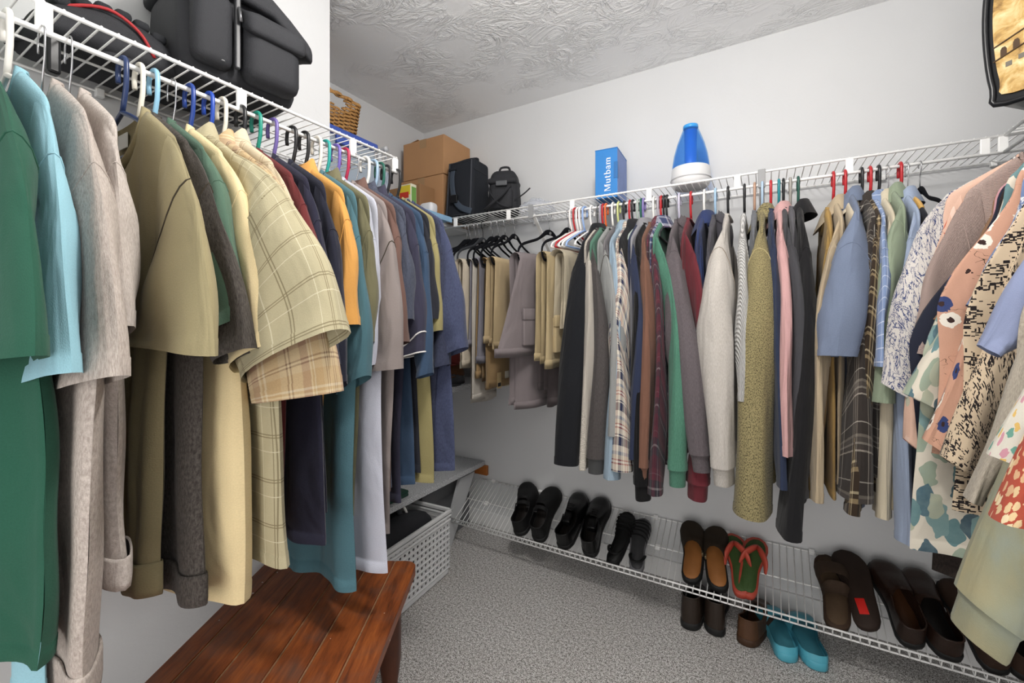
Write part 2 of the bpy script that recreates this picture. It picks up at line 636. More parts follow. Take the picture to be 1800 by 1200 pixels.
# ------------------------------------------------------------------ tilted shoe rack
RK_Y0, RK_Z0, RK_Y1, RK_Z1 = 1.88, .128, 2.155, .285
RK_A = math.atan2(RK_Z1 - RK_Z0, RK_Y1 - RK_Y0)
RK_L = math.hypot(RK_Z1 - RK_Z0, RK_Y1 - RK_Y0)
X0R = -1.505
rk = thing('shoe_rack', 'slanted white wire shoe rack along the foot of the back wall', 'shoe rack', (X0R, RK_Y0, RK_Z0), (RK_A, 0, 0))
LR = XR - .01 - X0R
for nm, y, z, r in (('front_rail', 0, 0, .0035), ('lip_rail', .004, .028, .0035), ('middle_rail', RK_L * .52, -.004, .003), ('wall_rail', RK_L - .004, -.003, .0028)):
    MB().tube([(0, y, z), (LR, y, z)], r, 8).build(nm, WHITE_WIRE, rk, True)
wm = None
for i in range(int(LR / .0254)):
    if wm is None:
        w = MB().tube([(0, .006, .030), (0, -.002, .002), (0, .006, .0), (0, RK_L, .0)], .0018, 6).build('deck_wire', WHITE_WIRE, rk, True)
        wm = w.data
    else:
        w = link(bpy.data.objects.new('deck_wire', wm), rk)
    w.location = (.008 + i * .0254, 0, 0)
for k in range(8):
    x = .12 + k * .31
    MB().rbox((x - .01, RK_L - .012, -.012), (x + .01, RK_L + .004, .006), .002).build('wall_clip', WHITE_WIRE, rk)
    MB().rbox((x + .02, RK_L * .52 - .012, -.012), (x + .045, RK_L * .52 + .012, -.003), .002).build('joiner_clip', WHITE_WIRE, rk)

# ------------------------------------------------------------------ alcove shelves
def m_speck():
    t = NT('grey_speckled_shelf_laminate')
    t.val('Roughness', .45)
    v = t.coord('Object')
    f = t.noise(v, 240, 2, .7)
    t.base(t.ramp(f, [(.40, lin('#7f8286')), (.5, lin('#b7b9bc')), (.6, lin('#dcdddf'))]))
    return t.m
SPECK = m_speck()
PALEB = simple('pale_blue_shelf_paint', '#8fb6d6', .5, noise=.06)
def board(label, z, xf, y0, y1, mat, th=.022, edge=None):
    b = thing('alcove_shelf', label, 'shelf', (xf, y0, z), (0, 0, 0), 'shelves in the alcove')
    MB().rbox((XA - xf + .001, 0, -th), (-.006, y1 - y0, 0), .002).build('board', mat, b)
    MB().rbox((-.006, 0, -th - .006), (.0, y1 - y0, .001), .002).build('front_edge', edge or mat, b)
    return b
pb_ = board('pale blue shelf board under the cardboard boxes', DECK, -1.455, 1.10, 1.852, PALEB)
MB().rbox((XA + 1.455 + .001, .752, -.022), (-1.565 + 1.455, D - .004 - 1.10, 0), .002).build('board', simple('white_shelf', '#dddddd', .5), pb_)
board('white shelf board holding the clear plastic bin in the alcove', 1.325, -1.455, 1.06, D - .004, simple('white_shelf', '#dddddd', .5))
board('pale shelf board under the pile of caps in the alcove', .882, -1.40, 1.06, D - .004, simple('pale_shelf', '#c9cacc', .5), edge=SPECK)
board('lowest grey speckled shelf board with worn front edge', .385, -1.455, 1.06, D - .004, SPECK, .02)
wd_ = simple('orange_pine', '#a5612a', .55, noise=.18, nscale=30)
cl_ = MB().rbox((XA + .002, D - .022, .305), (-1.430, D - .001, .362), .003).build('shelf_cleat', wd_)
tag(cl_, 'orange pine cleat under the lowest alcove shelf on back wall', 'cleat', 'cleats under the alcove shelves')
# ------------------------------------------------------------------ hangers
def plastic_mat(col):
    return simple('hanger_plastic_' + col.lstrip('#'), col, .32, spec=.5)
STEEL = simple('bright_hanger_steel', '#b9babd', .25, metal=1.0)
VELVET = simple('black_flocked_velvet', '#15161a', .95, spec=.1, bump=.4, bscale=900)
HM = {}
def hook_path(h=.098, r=.02, lean=0.0):
    p = [(-r * .95, 0, -.034), (-r * 1.05, 0, -.02)]
    for i in range(11):
        a = PI - i * PI / 10
        p.append((r * math.cos(a), 0, -.008 + (r - .002) * math.sin(a)))
    p += [(r * 1.0, 0, -.03), (r * .9, 0, -.052), (r * .35, 0, -.082), (0, 0, -h)]
    return p
def plastic_hanger(col, label, loc, rotz, group, notch=False, w=.205, bar=True, r=.0046, narrow=1.0):
    th = thing('hanger', label, 'hanger', loc, (0, 0, rotz), group)
    mat = plastic_mat(col)
    if 'pl' not in HM:
        a = MB().tube(hook_path(), r, 8)
        o = a.build('hook', None, None, True)
        HM['pl'] = o.data
        bpy.data.objects.remove(o)
        fr = smoothpath([(0, 0, -.097), (.05, 0, -.115), (.13, 0, -.150), (.162, 0, -.166), (.172, 0, -.178), (.158, 0, -.186), (0, 0, -.187), (-.158, 0, -.186), (-.172, 0, -.178), (-.162, 0, -.166), (-.13, 0, -.150), (-.05, 0, -.115)], 4)
        o = MB().tube(fr, r, 8, closed=True, up=(0, 1, 0)).build('frame', None, None, True)
        HM['plf'] = o.data
        bpy.data.objects.remove(o)
    for nm, k in (('hook', 'pl'), ('frame', 'plf')):
        m = HM[k]
        o = bpy.data.objects.new(nm, m)
        link(o, th)
        if not m.materials:
            m.materials.append(mat)
        o.material_slots[0].link = 'OBJECT'
        o.material_slots[0].material = mat
        if k == 'plf':
            o.scale = (narrow * .88, 1, 1)
    return th
def wire_hanger(label, loc, rotz, group, wood=None, dark=False):
    th = thing('hanger', label, 'hanger', loc, (0, 0, rotz), group)
    hk = simple('dark_hook_steel', '#2a2a2c', .35, metal=.8) if dark else STEEL
    MB().tube(hook_path(.115, .019), .0016, 6).build('hook', hk, th, True)
    if wood:
        arms = smoothpath([(-.155, 0, -.178), (-.11, 0, -.148), (-.03, 0, -.115), (.03, 0, -.115), (.11, 0, -.148), (.155, 0, -.178)], 5)
        MB().tube(arms, .013, 8, ry=.5, up=(0, 0, 1)).build('arms', wood, th, True)
        MB().tube([(-.15, 0, -.188), (.15, 0, -.188)], .005, 8).build('trouser_bar', wood, th, True)
    else:
        fr = smoothpath([(0, 0, -.113), (.1, 0, -.148), (.155, 0, -.178), (.1, 0, -.186), (-.1, 0, -.186), (-.155, 0, -.178), (-.1, 0, -.148)], 4)
        MB().tube(fr, .0016, 6, closed=True, up=(0, 1, 0)).build('frame', hk, th, True)
    return th
def velvet_hanger(label, loc, rotz, group, mat=None, dark=False):
    th = thing('hanger', label, 'hanger', loc, (0, 0, rotz), group)
    if 'vh' not in HM:
        path = [(0, 0, .006)] 
        p = [(-.012, 0, -.012)]
        for i in range(9):
            a = PI - i * PI / 8
            p.append((.016 * math.cos(a), 0, -.008 + .0155 * math.sin(a)))
        p += [(.016, 0, -.02), (.004, 0, -.036), (0, 0, -.05), (0, 0, -.09)]
        o = MB().tube(p, .0017, 6).build('hook', STEEL, None, True)
        HM['vh'] = o.data; bpy.data.objects.remove(o)
        half = [(0, 0, -.088), (.025, 0, -.092), (.055, 0, -.112), (.09, 0, -.132), (.15, 0, -.152), (.19, 0, -.168), (.213, 0, -.192), (.215, 0, -.22), (.203, 0, -.24), (.185, 0, -.246), (.1, 0, -.246), (0, 0, -.246)]
        full = half + [(-x, 0, z) for x, y, z in half[-2:0:-1]]
        sp = smoothpath(full + [full[0]], 3)[:-1]
        rr = []
        for x, y, z in sp:
            top = max(0.0, 1 - abs(x) / .075) if z > -.2 else 0
            rr.append(.0065 + .0075 * top)
        o = MB().tube(sp, rr, 8, closed=True, ry=.42, up=(0, 0, 1)).build('frame', VELVET, None, True)
        HM['vf'] = o.data; bpy.data.objects.remove(o)
        o = MB().lathe([(.008, 0), (.008, .0015), (.006, .002)], 16).build('emblem', simple('pewter_emblem', '#8d8d8d', .35, metal=.7), None, True)
        HM['ve'] = o.data; bpy.data.objects.remove(o)
    for nm, k in (('hook', 'vh'), ('frame', 'vf')):
        o = link(bpy.data.objects.new(nm, HM[k]), th)
        if mat and k == 'vf':
            o.material_slots[0].link = 'OBJECT'; o.material_slots[0].material = mat
        if dark and k == 'vh':
            o.material_slots[0].link = 'OBJECT'; o.material_slots[0].material = simple('dark_hook_steel', '#2a2a2c', .35, metal=.8)
    e = link(bpy.data.objects.new('emblem', HM['ve']), th)
    e.location = (0, .0042, -.093); e.rotation_euler = (R(-90), 0, 0)
    return th

# ------------------------------------------------------------------ garments
def bez2(p0, p1, p2, s):
    s = s[:, None]
    return (1 - s) ** 2 * np.array(p0) + 2 * s * (1 - s) * np.array(p1) + s * s * np.array(p2)

def shirt_body(par, mat, top, sw, hw, ln, T, fa, kf, seed, front, nd, neck, tail=0.0, lean=0.0, nu=44, nv=30, cap=.02, hem=.024, hwl=None, turnup=0):
    rs = np.random.RandomState(seed)
    a_ = np.linspace(-PI / 2, PI / 2, nu)
    u = .45 * a_ / (PI / 2) + .55 * np.sin(a_)
    xs = sw + cap
    xt = xs * np.sign(u) * np.abs(u) ** .92
    ax = np.abs(xt)
    slope = .068
    q = np.clip((ax - sw) / cap, 0, 1)
    zs = np.where(ax < sw, -top - slope * np.clip((ax - neck) / (sw - neck), 0, 1) ** 1.1, -top - slope - .05 * (1 - np.sqrt(1 - q ** 2)) - .01 * q)
    dip = np.sqrt(np.clip(1 - (ax / neck) ** 2, 0, 1))
    zf = zs - nd * dip
    zb = zs - .012 * dip
    vv = np.concatenate([[0, .003, .008, .016], np.linspace(.03, .965, nv - 5), [.972, .9725, 1.0]])
    nv = len(vv)
    ph = rs.rand(6) * 2 * PI
    V = vv[:, None]; U = u[None, :]
    w = np.clip(V * 2.2, 0, 1); w = w * w * (3 - 2 * w)
    X = xt[None, :] * (1 - w) + np.where(U > 0, U * hw, U * (hwl or hw)) * w
    X = X + .012 * np.sin(V * 5 + ph[0]) * w
    e = np.clip(1 - np.abs(U) ** 4, 0, 1) ** .5
    grow = np.clip(V * 4, 0, 1)
    th = e * (.0095 * np.clip(V / .016, 0, 1) ** .5 + max(0, T - .0095) * np.clip(V * 1.6, 0, 1))
    A = np.clip((V - .05) * 1.6, 0, 1)
    f = fa * A * (np.sin(U * kf * 2.2 + ph[1] + .8 * V) + .55 * np.sin(U * kf * 4.1 + ph[2] - 1.1 * V) + .3 * np.sin(U * kf * 7 + ph[3]) + .7 * np.clip((np.abs(U) - .35) * 2, 0, 1) * np.sin(U * 11 + ph[0] + .6 * V))
    f = f + lean * V
    ripple = .15 * fa * np.sin(V * 17 + U * 6 + ph[4]) * A
    step = np.where(vv > .9722, .0016, 0.0)[:, None]
    zh = -ln + tail * (U ** 2) + .006 * np.sin(U * 5 + ph[5])
    sheets = []; uvs = []; faces = []
    for k, (sgn, zt) in enumerate(((front, zf), (-front, zb))):
        Z = zt[None, :] + (zh - zt[None, :]) * V
        Y = sgn * (th + step * e) + f + ripple * (1 if k else .6)
        P = np.stack([X + 0 * Z, Y + 0 * Z, Z], -1)
        sheets.append(P.reshape(-1, 3))
        uvs.append(np.stack([X + 0 * Z + k * 1.37, Z], -1).reshape(-1, 2))
        ff = gridfaces(nv, nu, False, k * nv * nu)
        if (k == 0) == (front > 0):
            ff = [q_[::-1] for q_ in ff]
        faces += ff
    me('body', np.concatenate(sheets), faces, mat, par, np.concatenate(uvs))
    if turnup:
        a_ = sheets[0].reshape(nv, nu, 3)[-1]; b_ = sheets[1].reshape(nv, nu, 3)[-1]
        ring = np.concatenate([a_, b_[::-1][1:-1]])
        mid_ = np.concatenate([(a_ + b_) / 2, ((a_ + b_) / 2)[::-1][1:-1]])
        d_ = ring - mid_; d_[:, 2] = 0
        sg = np.concatenate([np.full(nu, front), np.full(nu - 2, -front)]).astype(float)
        rows = []
        for off, dz in ((0.0, .004), (.002, -.004), (.004, -.004), (.0055, .008), (.0055, turnup - .006), (.004, turnup), (.0, turnup - .002)):
            q_ = ring.copy()
            edge = np.abs(np.concatenate([u, u[::-1][1:-1]])) ** 6
            q_[:, 1] += sg * off * (1 - edge)
            q_[:, 0] += np.sign(q_[:, 0]) * off * edge
            q_[:, 2] += dz + .004 * np.sin(q_[:, 0] * 40 + seed)
            rows.append(q_)
        Vt = np.array(rows); Vt = np.concatenate([Vt, Vt[:, :1]], 1)
        n_ = Vt.shape[1]
        uvt = np.stack([Vt[:, :, 0], Vt[:, :, 2]], -1)
        me('turned_hem', Vt, gridfaces(len(rows), n_), mat, par, uvt)

def sleeve(par, mat, side, At, Ab, Eo, Ei, b0, b1, ysh, seed, elb=0.0, bulge=.02, nr=22, n=22, hem=.022, name='sleeve', y0=0.0, kink=0.0, ctrl=None, bm=None):
    rs = np.random.RandomState(seed)
    L = math.hypot(Eo[0] - At[0], Eo[1] - At[1])
    s = np.concatenate([np.linspace(0, 1 - hem / max(L, .1), nr - 2), [1 - hem / max(L, .1) + .004, 1.0]])
    cO = (At[0] + .62 * (Eo[0] - At[0]) + bulge, At[1] + (.30 if L < .5 else .16) * (Eo[1] - At[1])) if ctrl is None else ctrl
    cI = ((Ab[0] + Ei[0]) / 2, (Ab[1] + Ei[1]) / 2)
    O = bez2(At, cO, Eo, s); I = bez2(Ab, cI, Ei, s)
    if side < 0:
        q_ = min(.80, .26 / max(Eo[0], .01))
        O[:, 0] *= q_; I[:, 0] *= q_
    O[:, 0] *= side; I[:, 0] *= side
    C = (O + I) / 2; Hh = (O - I) / 2
    ph = np.linspace(0, 2 * PI, n, endpoint=False)
    p = rs.rand(6) * 2 * PI
    cs = np.cos(ph)[None, :]; sn = np.sin(ph)[None, :]
    cs = np.sign(cs) * np.abs(cs) ** .85
    S = s[:, None]
    b = (.0145 + (max(b0, .0145) - .0145) * np.clip(S * 4, 0, 1) * (1 - S) + (b1 - .0145) * np.clip(S * 1.3, 0, 1)) * (1 + .07 * np.sin(S * 7 + p[0]))
    if bm:
        b = np.interp(S, [0, .22, .55, 1], [.0145, .0145 + (bm - .0145) * .75, bm, b1])
    b = np.where(S > 1 - hem / max(L, .1) + .002, b + .0016, b)
    fold = .006 * np.sin(2 * ph[None, :] + S * 5 + p[1]) + .005 * np.sin(3 * ph[None, :] - S * 8 + p[2])
    fold = fold * np.clip(S * 3, 0, 1) * min(1.0, L / .25 * .8)
    wob = .003 * np.sin(S * 14 + p[3] + ph[None, :]) * np.clip(S * 2, 0, 1)
    X = C[:, :1] + Hh[:, :1] * cs + wob * side
    Z = C[:, 1:] + Hh[:, 1:] * cs
    yc = y0 + ysh * S ** 1.15 + elb * np.sin(PI * S) ** 1.2
    if kink:
        yc = yc + kink * np.exp(-((S - .55) / .12) ** 2)
    Y = yc + (b + fold) * sn + .25 * fold * cs
    P = np.stack([X + 0 * Y, Y, Z + 0 * Y], -1)
    nr_ = len(s)
    per = 2 * (np.hypot(Hh[:, 0], Hh[:, 1]).mean() * 2)
    uv = np.stack([np.broadcast_to(ph[None, :] / (2 * PI) * per * 1.0, (nr_, n)), np.broadcast_to(-S * L, (nr_, n))], -1)
    # duplicate the seam column so the cloth pattern does not smear
    P = np.concatenate([P, P[:, :1]], 1)
    uv = np.concatenate([uv, np.stack([np.full((nr_, 1), per), -S * L], -1)], 1)
    ff = gridfaces(nr_, n + 1, False)
    if side > 0:
        ff = [q[::-1] for q in ff]
    me(name, P, ff, mat, par, uv)
    return P

def cuff(par, mat, P, ln=.06, shrink=.82, y=0.0):
    """ribbed band continuing the last ring of a sleeve"""
    ring = P[-1][:-1]
    prev = P[-4][:-1]
    c = ring.mean(0); d = ring - prev
    d = d.mean(0); d /= np.linalg.norm(d)
    n = len(ring)
    rows = []
    for k, (q, sc) in enumerate(((-.006, .97), (0.0, shrink + .08), (.2, shrink), (.9, shrink - .02), (1.0, shrink - .05))):
        rows.append(c + (ring - c) * sc + d * ln * q)
    V = np.array(rows)
    V = np.concatenate([V, V[:, :1]], 1)
    a = np.linspace(0, .22, n + 1)
    uv = np.stack([np.broadcast_to(a[None], (5, n + 1)), np.broadcast_to(-np.array([0, 0, .2, .9, 1.0])[:, None] * ln, (5, n + 1))], -1)
    me('cuff', V, gridfaces(5, n + 1), mat, par, uv)

def neckband(par, mat, top, neck, nd, front, r=.007):
    pts = []
    for i in range(28):
        a = 2 * PI * i / 28
        sn = math.sin(a)
        z = -top - (nd * abs(sn) if sn * front > 0 else .012 * abs(sn)) + .003
        pts.append((neck * math.cos(a), .010 * sn, z))
    MB().tube(pts, r, 8, closed=True, ry=.45, up=(0, 0, 1)).build('neckband', mat, par, True)

def collar(par, mat, top, neck, nd, front, h=.032, fall=.05):
    rows = [[], [], [], []]
    n = 25
    for i in range(n):
        a = PI * 1.5 + (i / (n - 1) - .5) * 2 * PI * .97
        # a measured so that the opening sits at the front
        cx, sy = math.cos(a + PI / 2 * 0), math.sin(a)
        ang = -PI / 2 + PI + (i / (n - 1) - .5) * 2 * PI * .98
        x = neck * math.sin(ang - PI / 2 + PI / 2 + 0) if False else neck * math.sin((i / (n - 1) - .5) * 2 * PI * .97)
        back = math.cos((i / (n - 1) - .5) * 2 * PI * .97)   # +1 back, -1 front
        y = -front * .026 * back
        zb = -top - (nd * max(0, -back) * .8) - .004
        lift = h * (.55 + .45 * (back * .5 + .5))
        rows[0].append((x, y, zb))
        rows[1].append((x * .93, y * .8, zb + lift))
        rows[2].append((x * 1.04, y * 1.3, zb + lift + .003))
        flare = 1.0 + .55 * (1 - abs(back)) ** .5
        dr = fall * (1 + .35 * max(0, -back))
        rows[3].append((x * 1.22 * (1 + .15 * max(0, -back)), y * 2.0 - front * .006 * back, zb + lift - dr))
    V = np.array(rows)
    uv = np.stack([V[:, :, 0], V[:, :, 2]], -1)
    me('collar', V, gridfaces(4, n), mat, par, uv)

def hood(par, mat, top, neck, front, size=1.0):
    n, m = 17, 12
    V = np.zeros((m, n, 3))
    for i in range(m):
        r = i / (m - 1)
        for j in range(n):
            a = PI * j / (n - 1)
            x = (neck + .025) * math.cos(a) * (1 - .25 * r)
            bulge = (.014 + .042 * math.sin(PI * min(1, r * 1.1)) ** .8) * size
            y = -front * bulge * math.sin(a) ** .7 - front * .006
            z = -top + .035 * math.sin(a) * (1 - r) - .17 * size * r * math.sin(a) ** .6 - .01
            V[i, j] = (x, y, z + .006 * math.sin(j * 1.9 + i))
    uv = np.stack([V[:, :, 0], V[:, :, 2]], -1)
    me('hood', V, gridfaces(m, n), mat, par, uv)

FABSEQ = [0]
def garment(label, cat, loc, rotz, mat, group, name='shirt', front=-1, top=.112, sw=.195, hw=.23, ln=1.0, T=.018, fa=.007, kf=2.0,
            nd=.075, neck=.08, style='tee', sl='short', Eo=None, Ei=None, ysh=0.0, elb=0.0, b0=.0145, b1=.028, y0=0.0, kink=0.0,
            cuffed=False, cuffmat=None, tail=0.0, lean=0.0, hooded=False, seam=None, ctrl=None, bulge=.02, cap=.02, bmat=None, bare=False, bm=None, hwl=None, At=None, Ab=None, tip=None, turnup=0):
    FABSEQ[0] += 1
    seed = FABSEQ[0] * 13 + 5
    g = thing(name, label, cat, loc, (0, 0, rotz), group)
    shirt_body(g, bmat or mat, top, sw, hw, ln, T, fa, kf, seed, front, nd, neck, tail, lean, cap=cap, hwl=hwl, turnup=turnup)
    zt = -top - .075
    At = At or (sw - .010, zt + .012)
    Ab = Ab or (sw - .035, zt - .26)
    if sl == 'short':
        Eo = Eo or (.31, -.57); Ei = Ei or (.13, -.585)
    elif sl == 'long':
        Eo = Eo or (.27, -.98); Ei = Ei or (.17, -.98)
    if sl:
        for side in (1, -1):
            k = 1 if side > 0 else .3
            P = sleeve(g, mat, side, At, Ab, Eo, Ei, b0, b1, ysh * k, seed + side, elb * k, bulge, y0=y0 * k, kink=kink * k, ctrl=ctrl, bm=bm if side > 0 else None)
            if tip and side > 0:
                for i_ in (-1, -4):
                    MB().tube([tuple(c) for c in P[i_][:-1]], .0022, 6, closed=True).build('sleeve_tipping', tip, g, True)
            if cuffed:
                cuff(g, cuffmat or mat, P)
            if side > 0 and not bare:
                i_ = 7 if sl == 'short' else 4
                ring = [tuple(c) for c in P[i_][:-1]]
                MB().tube(ring, .0016, 5, closed=True).build('armhole_seam', seam or mat, g, True)
    if style == 'tee':
        neckband(g, mat, top, neck, nd, front)
    elif style == 'collar':
        collar(g, mat, top, neck, nd * .6, front)
    if hooded:
        hood(g, mat, top, neck, front)
    return g
# ------------------------------------------------------------------ left rail
SEAM = simple('seam_thread', '#3a3328', .9)
GL, GLH = 'shirts on the left rail', 'hangers on the left rail'
def left(hu, hcol, gname, label, mat, so=None, si=None, bot=None, y=None, **k):
    """hu: hook pixel on the rod; so/si: outer and inner lower sleeve corner pixels; bot: hem pixel"""
    Y = atX(hu, 0, LX).y if y is None else y
    rz = k.pop('rz', 0.0)
    GX = LX + k.pop('xoff', 0.0)
    dy = k.get('ysh', -.012)
    k['ysh'] = dy
    if so:
        p = atY(so[0], so[1], Y + dy); k['Eo'] = (p.x - GX, p.z - ROD)
    if si:
        p = atY(si[0], si[1], Y + dy); k['Ei'] = (p.x - GX, p.z - ROD)
    if bot:
        p = atY(bot[0], bot[1], Y); k['ln'] = ROD - p.z; k.setdefault('hw', min(.27, max(.17, p.x - GX)))
    k.setdefault('hwl', min(.24, k.get('hw', .23) * .8))
    if hcol == 'steel':
        wire_hanger('plain steel wire hanger carrying ' + gname, (LX, Y, ROD), rz, GLH)
    elif hcol:
        cname, hx = hcol
        plastic_hanger(hx, cname + ' plastic hanger carrying ' + gname, (LX, Y, ROD), rz, GLH)
    cat = k.pop('cat', 't-shirt')
    nm = k.pop('name', 't_shirt')
    return garment(label, cat, (GX, Y, ROD), rz, mat, GL, name=nm, **k)

def tee(nm, col, kind='plain', **k):
    return fab('cloth_' + nm, col, kind, **k)
left(-30, ('white', '#e8e6e0'), 'the bottle green tee', 'bottle green t-shirt hanging nearest the camera at left edge', tee('bottle_green', '#1f5a46'), y=.155,
     so=(62, 625), si=(-60, 650), bot=(70, 1260), T=.024, fa=.018, hw=0.27)
left(10, ('white', '#e6e4de'), 'the aqua tee', 'aqua blue t-shirt between the bottle green tee and oatmeal tees', tee('aqua', '#8fc7d8'), y=.198,
     so=(120, 655), si=(15, 690), bot=(85, 1215), T=.016)
left(10, 'steel', 'the nearer oatmeal tee', 'oatmeal heather t-shirt beside the aqua tee, nearer of two', tee('oatmeal', '#c9bdb4', 'heather', c2='#a5988f'), y=.238,
     so=(206, 660), si=(92, 700), bot=(110, 1150), T=0.026, fa=.013, turnup=.05, hw=0.286)
left(10, 'steel', 'the farther oatmeal tee', 'pale oatmeal heather t-shirt with empty gap behind it', tee('oatmeal_pale', '#cfc5be', 'heather', c2='#b0a49b'), y=.272,
     so=(216, 572), si=(150, 640), bot=(215, 1030), T=0.026, fa=.014, turnup=.045, hw=0.255)
OLIVE = tee('olive', '#9c9067', hs=300)
left(205, ('navy', '#26375f'), 'the olive tee', 'olive crew neck t-shirt with its printed front showing', OLIVE,
     so=(376, 626), si=(232, 605), bot=(290, 1040), T=.02, fa=.012, kf=2.8, turnup=.055, nd=.10, neck=.118, seam=SEAM, sw=.225, y=.348, ysh=-.03, b1=.022, top=.118, xoff=-.012, hw=0.2)
left(237, ('white', '#e9e4d6'), 'the charcoal heather tee', 'charcoal brown heather t-shirt behind the olive tee', tee('charcoal_heather', '#5a544f', 'heather', c2='#38332f'),
     so=(438, 612), si=(385, 640), bot=(345, 1050), ysh=.008, b1=.02, y=.374, T=0.02, fa=.008, turnup=.05, seam=SEAM, hw=0.262)
left(262, ('light blue', '#8cbcd8'), 'the sea green tee', 'dull sea green t-shirt behind the charcoal heather tee', tee('sea_green', '#4f6f5c'), so=(425, 560), si=(395, 600), bot=(385, 1000), T=.014, y=.398, hw=0.2)
left(270, 'steel', 'the long cream shirt', 'long cream yellow shirt whose hem hangs lowest over the bench', tee('cream', '#ead39b', wrs=.5),
     so=(482, 605), si=(415, 655), bot=(440, 1072), y=.43, T=.04, fa=.005, kf=1.2, cat='shirt', name='shirt', style='tee', hw=.265)
KHAKI = fab('cloth_khaki_window', '#b5ab86', 'window', period=.085, lines=[(.47, .012, '#7d7150', .8), (.53, .012, '#7d7150', .8), (.15, .010, '#d6cfae', .7)])
left(325, ('navy', '#24418c'), 'the khaki windowpane shirt', 'khaki windowpane checked camp shirt with a wide flared sleeve', KHAKI,
     so=(600, 578), si=(440, 672), bot=(505, 1030), y=.462, T=.03, fa=.010, hw=.315, lean=.03, cat='shirt', name='camp_shirt', style='collar', b1=.05, bulge=.05)
PLT = fab('cloth_tan_plaid', '#d2b585', 'plaid', period=.082, warp=[(0, '#d8bd8e'), (.12, '#8a6b52'), (.15, '#e3cda0'), (.19, '#8a6b52'), (.22, '#d8bd8e'), (.42, '#b48d6e'), (.62, '#e9d3a6'), (.66, '#d0ac74'), (.7, '#ead9b4'), (.74, '#d0ac74')])
left(340, ('royal blue', '#2348a8'), 'the tan plaid shirt', 'tan plaid shirt showing its sleeve below the khaki windowpane shirt', PLT,
     so=(585, 690), si=(462, 705), bot=(515, 1000), y=.50, T=.016, fa=.006, cat='shirt', name='plaid_shirt', style='collar', b1=.045, hw=.2)
left(385, ('cream', '#e5dfcf'), 'the cream plaid shirt', 'cream shirt with faint plaid shoulders behind the khaki windowpane shirt', fab('cloth_cream_plaid', '#ddc9a2', 'plaid', period=.07,
     warp=[(0, '#e4d2ae'), (.4, '#b39a78'), (.44, '#e4d2ae'), (.5, '#b39a78'), (.54, '#e4d2ae')]), so=(560, 600), si=(500, 620), bot=(520, 985), y=.528, T=.014, cat='shirt', name='plaid_shirt', style='collar', top=.10, hw=.17)
left(398, ('black', '#202124'), 'the maroon tee', 'dark maroon t-shirt beside the khaki windowpane shirt', tee('maroon', '#702a2c'), so=(568, 560), si=(530, 600), bot=(500, 930), y=.57, T=.014)
left(428, ('green', '#1f8a78'), 'the dark navy tee', 'dark navy t-shirt directly behind the maroon tee', tee('navy_a', '#2b2b3f'), so=(590, 640), si=(550, 660), bot=(555, 950), y=.607, T=.016, fa=.008, hw=.25)
left(512, ('violet', '#6d5ea0'), 'the inky navy tee', 'inky navy t-shirt just in front of the golden yellow tee', tee('navy_b', '#262838'), so=(607, 670), si=(575, 690), bot=(560, 900), y=.648, T=.014)
left(530, ('black', '#232325'), 'the golden yellow tee', 'golden yellow t-shirt with banded sleeve on the left rail', tee('golden', '#dc9a32'), so=(626, 570), si=(598, 574), bot=(560, 880), y=.70, T=.012, fa=.006, style='collar', hw=.14, hwl=.12)
left(545, ('black', '#232325'), 'the teal tee', 'teal blue t-shirt with long sleeves hanging over the bench', tee('teal', '#44707c'), so=(645, 660), si=(600, 692), bot=(610, 1025), y=.736, T=.024, fa=.012, hw=.22, hwl=.10, b1=.03)
left(563, ('cream', '#e8e3d8'), 'the army green shirt', 'army green collared shirt behind the teal tee', tee('army', '#6f6b4c'), so=(655, 600), si=(630, 620), bot=(620, 900), y=.775, T=.012, style='collar', cat='shirt', name='shirt')
left(578, ('teal', '#2f9c97'), 'the pale lavender shirt', 'pale lavender white shirt hanging low beside the teal tee', tee('lavender_white', '#b9bccb'), so=(662, 640), si=(640, 655), bot=(640, 995), y=.802, T=.016, hw=.24, cat='shirt', name='shirt')
left(588, ('purple', '#6f5fae'), 'the taupe tee', 'taupe grey t-shirt with an open wide sleeve', tee('taupe', '#8d827f'), so=(706, 648), si=(640, 652), bot=(635, 925), y=.836, T=.014, b1=.04, seam=SEAM, hw=.23)
left(602, ('crimson', '#b02a4c'), 'the brown shirt', 'cocoa brown collared shirt behind the taupe tee', tee('cocoa', '#6d5047'), so=(712, 600), si=(690, 610), bot=(650, 860), y=.868, T=.012, style='collar', cat='shirt', name='shirt')
left(620, 'steel', 'the slate polo', 'slate blue polo shirt with its collar turned out', tee('slate', '#4f5566', 'heather', c2='#3a3f50'), so=(722, 560), si=(705, 580), bot=(672, 850), y=.905, T=.012, style='collar', cat='polo shirt', name='polo_shirt')
left(660, ('white', '#ecebe6'), 'the dark plum polo', 'dark plum polo shirt with white tipped sleeve bands', tee('plum_navy', '#37364a'), so=(745, 618), si=(712, 628), bot=(690, 880), y=.945, T=.014, style='collar', cat='polo shirt', name='polo_shirt', b1=.03, tip=simple('white_tipping', '#d8d6d4', .8))
left(670, ('pale blue', '#9ab4cc'), 'the steel blue tee', 'steel blue t-shirt behind the dark plum polo', tee('steel_blue', '#324a66'), so=(760, 655), si=(738, 665), bot=(715, 850), y=.978, T=.014)
left(685, ('dark green', '#1d5a4c'), 'the black navy tee', 'black navy t-shirt behind the steel blue tee', tee('black_navy', '#23252e'), so=(765, 560), si=(745, 570), bot=(735, 830), y=1.006, T=.012)
left(697, ('black', '#1c1c1f'), 'the olive yellow tee', 'olive yellow t-shirt near the end of the left rail', tee('olive_yellow', '#8f8552'), so=(776, 580), si=(748, 590), bot=(742, 842), y=1.032, T=.012, b1=.026, hw=.19)
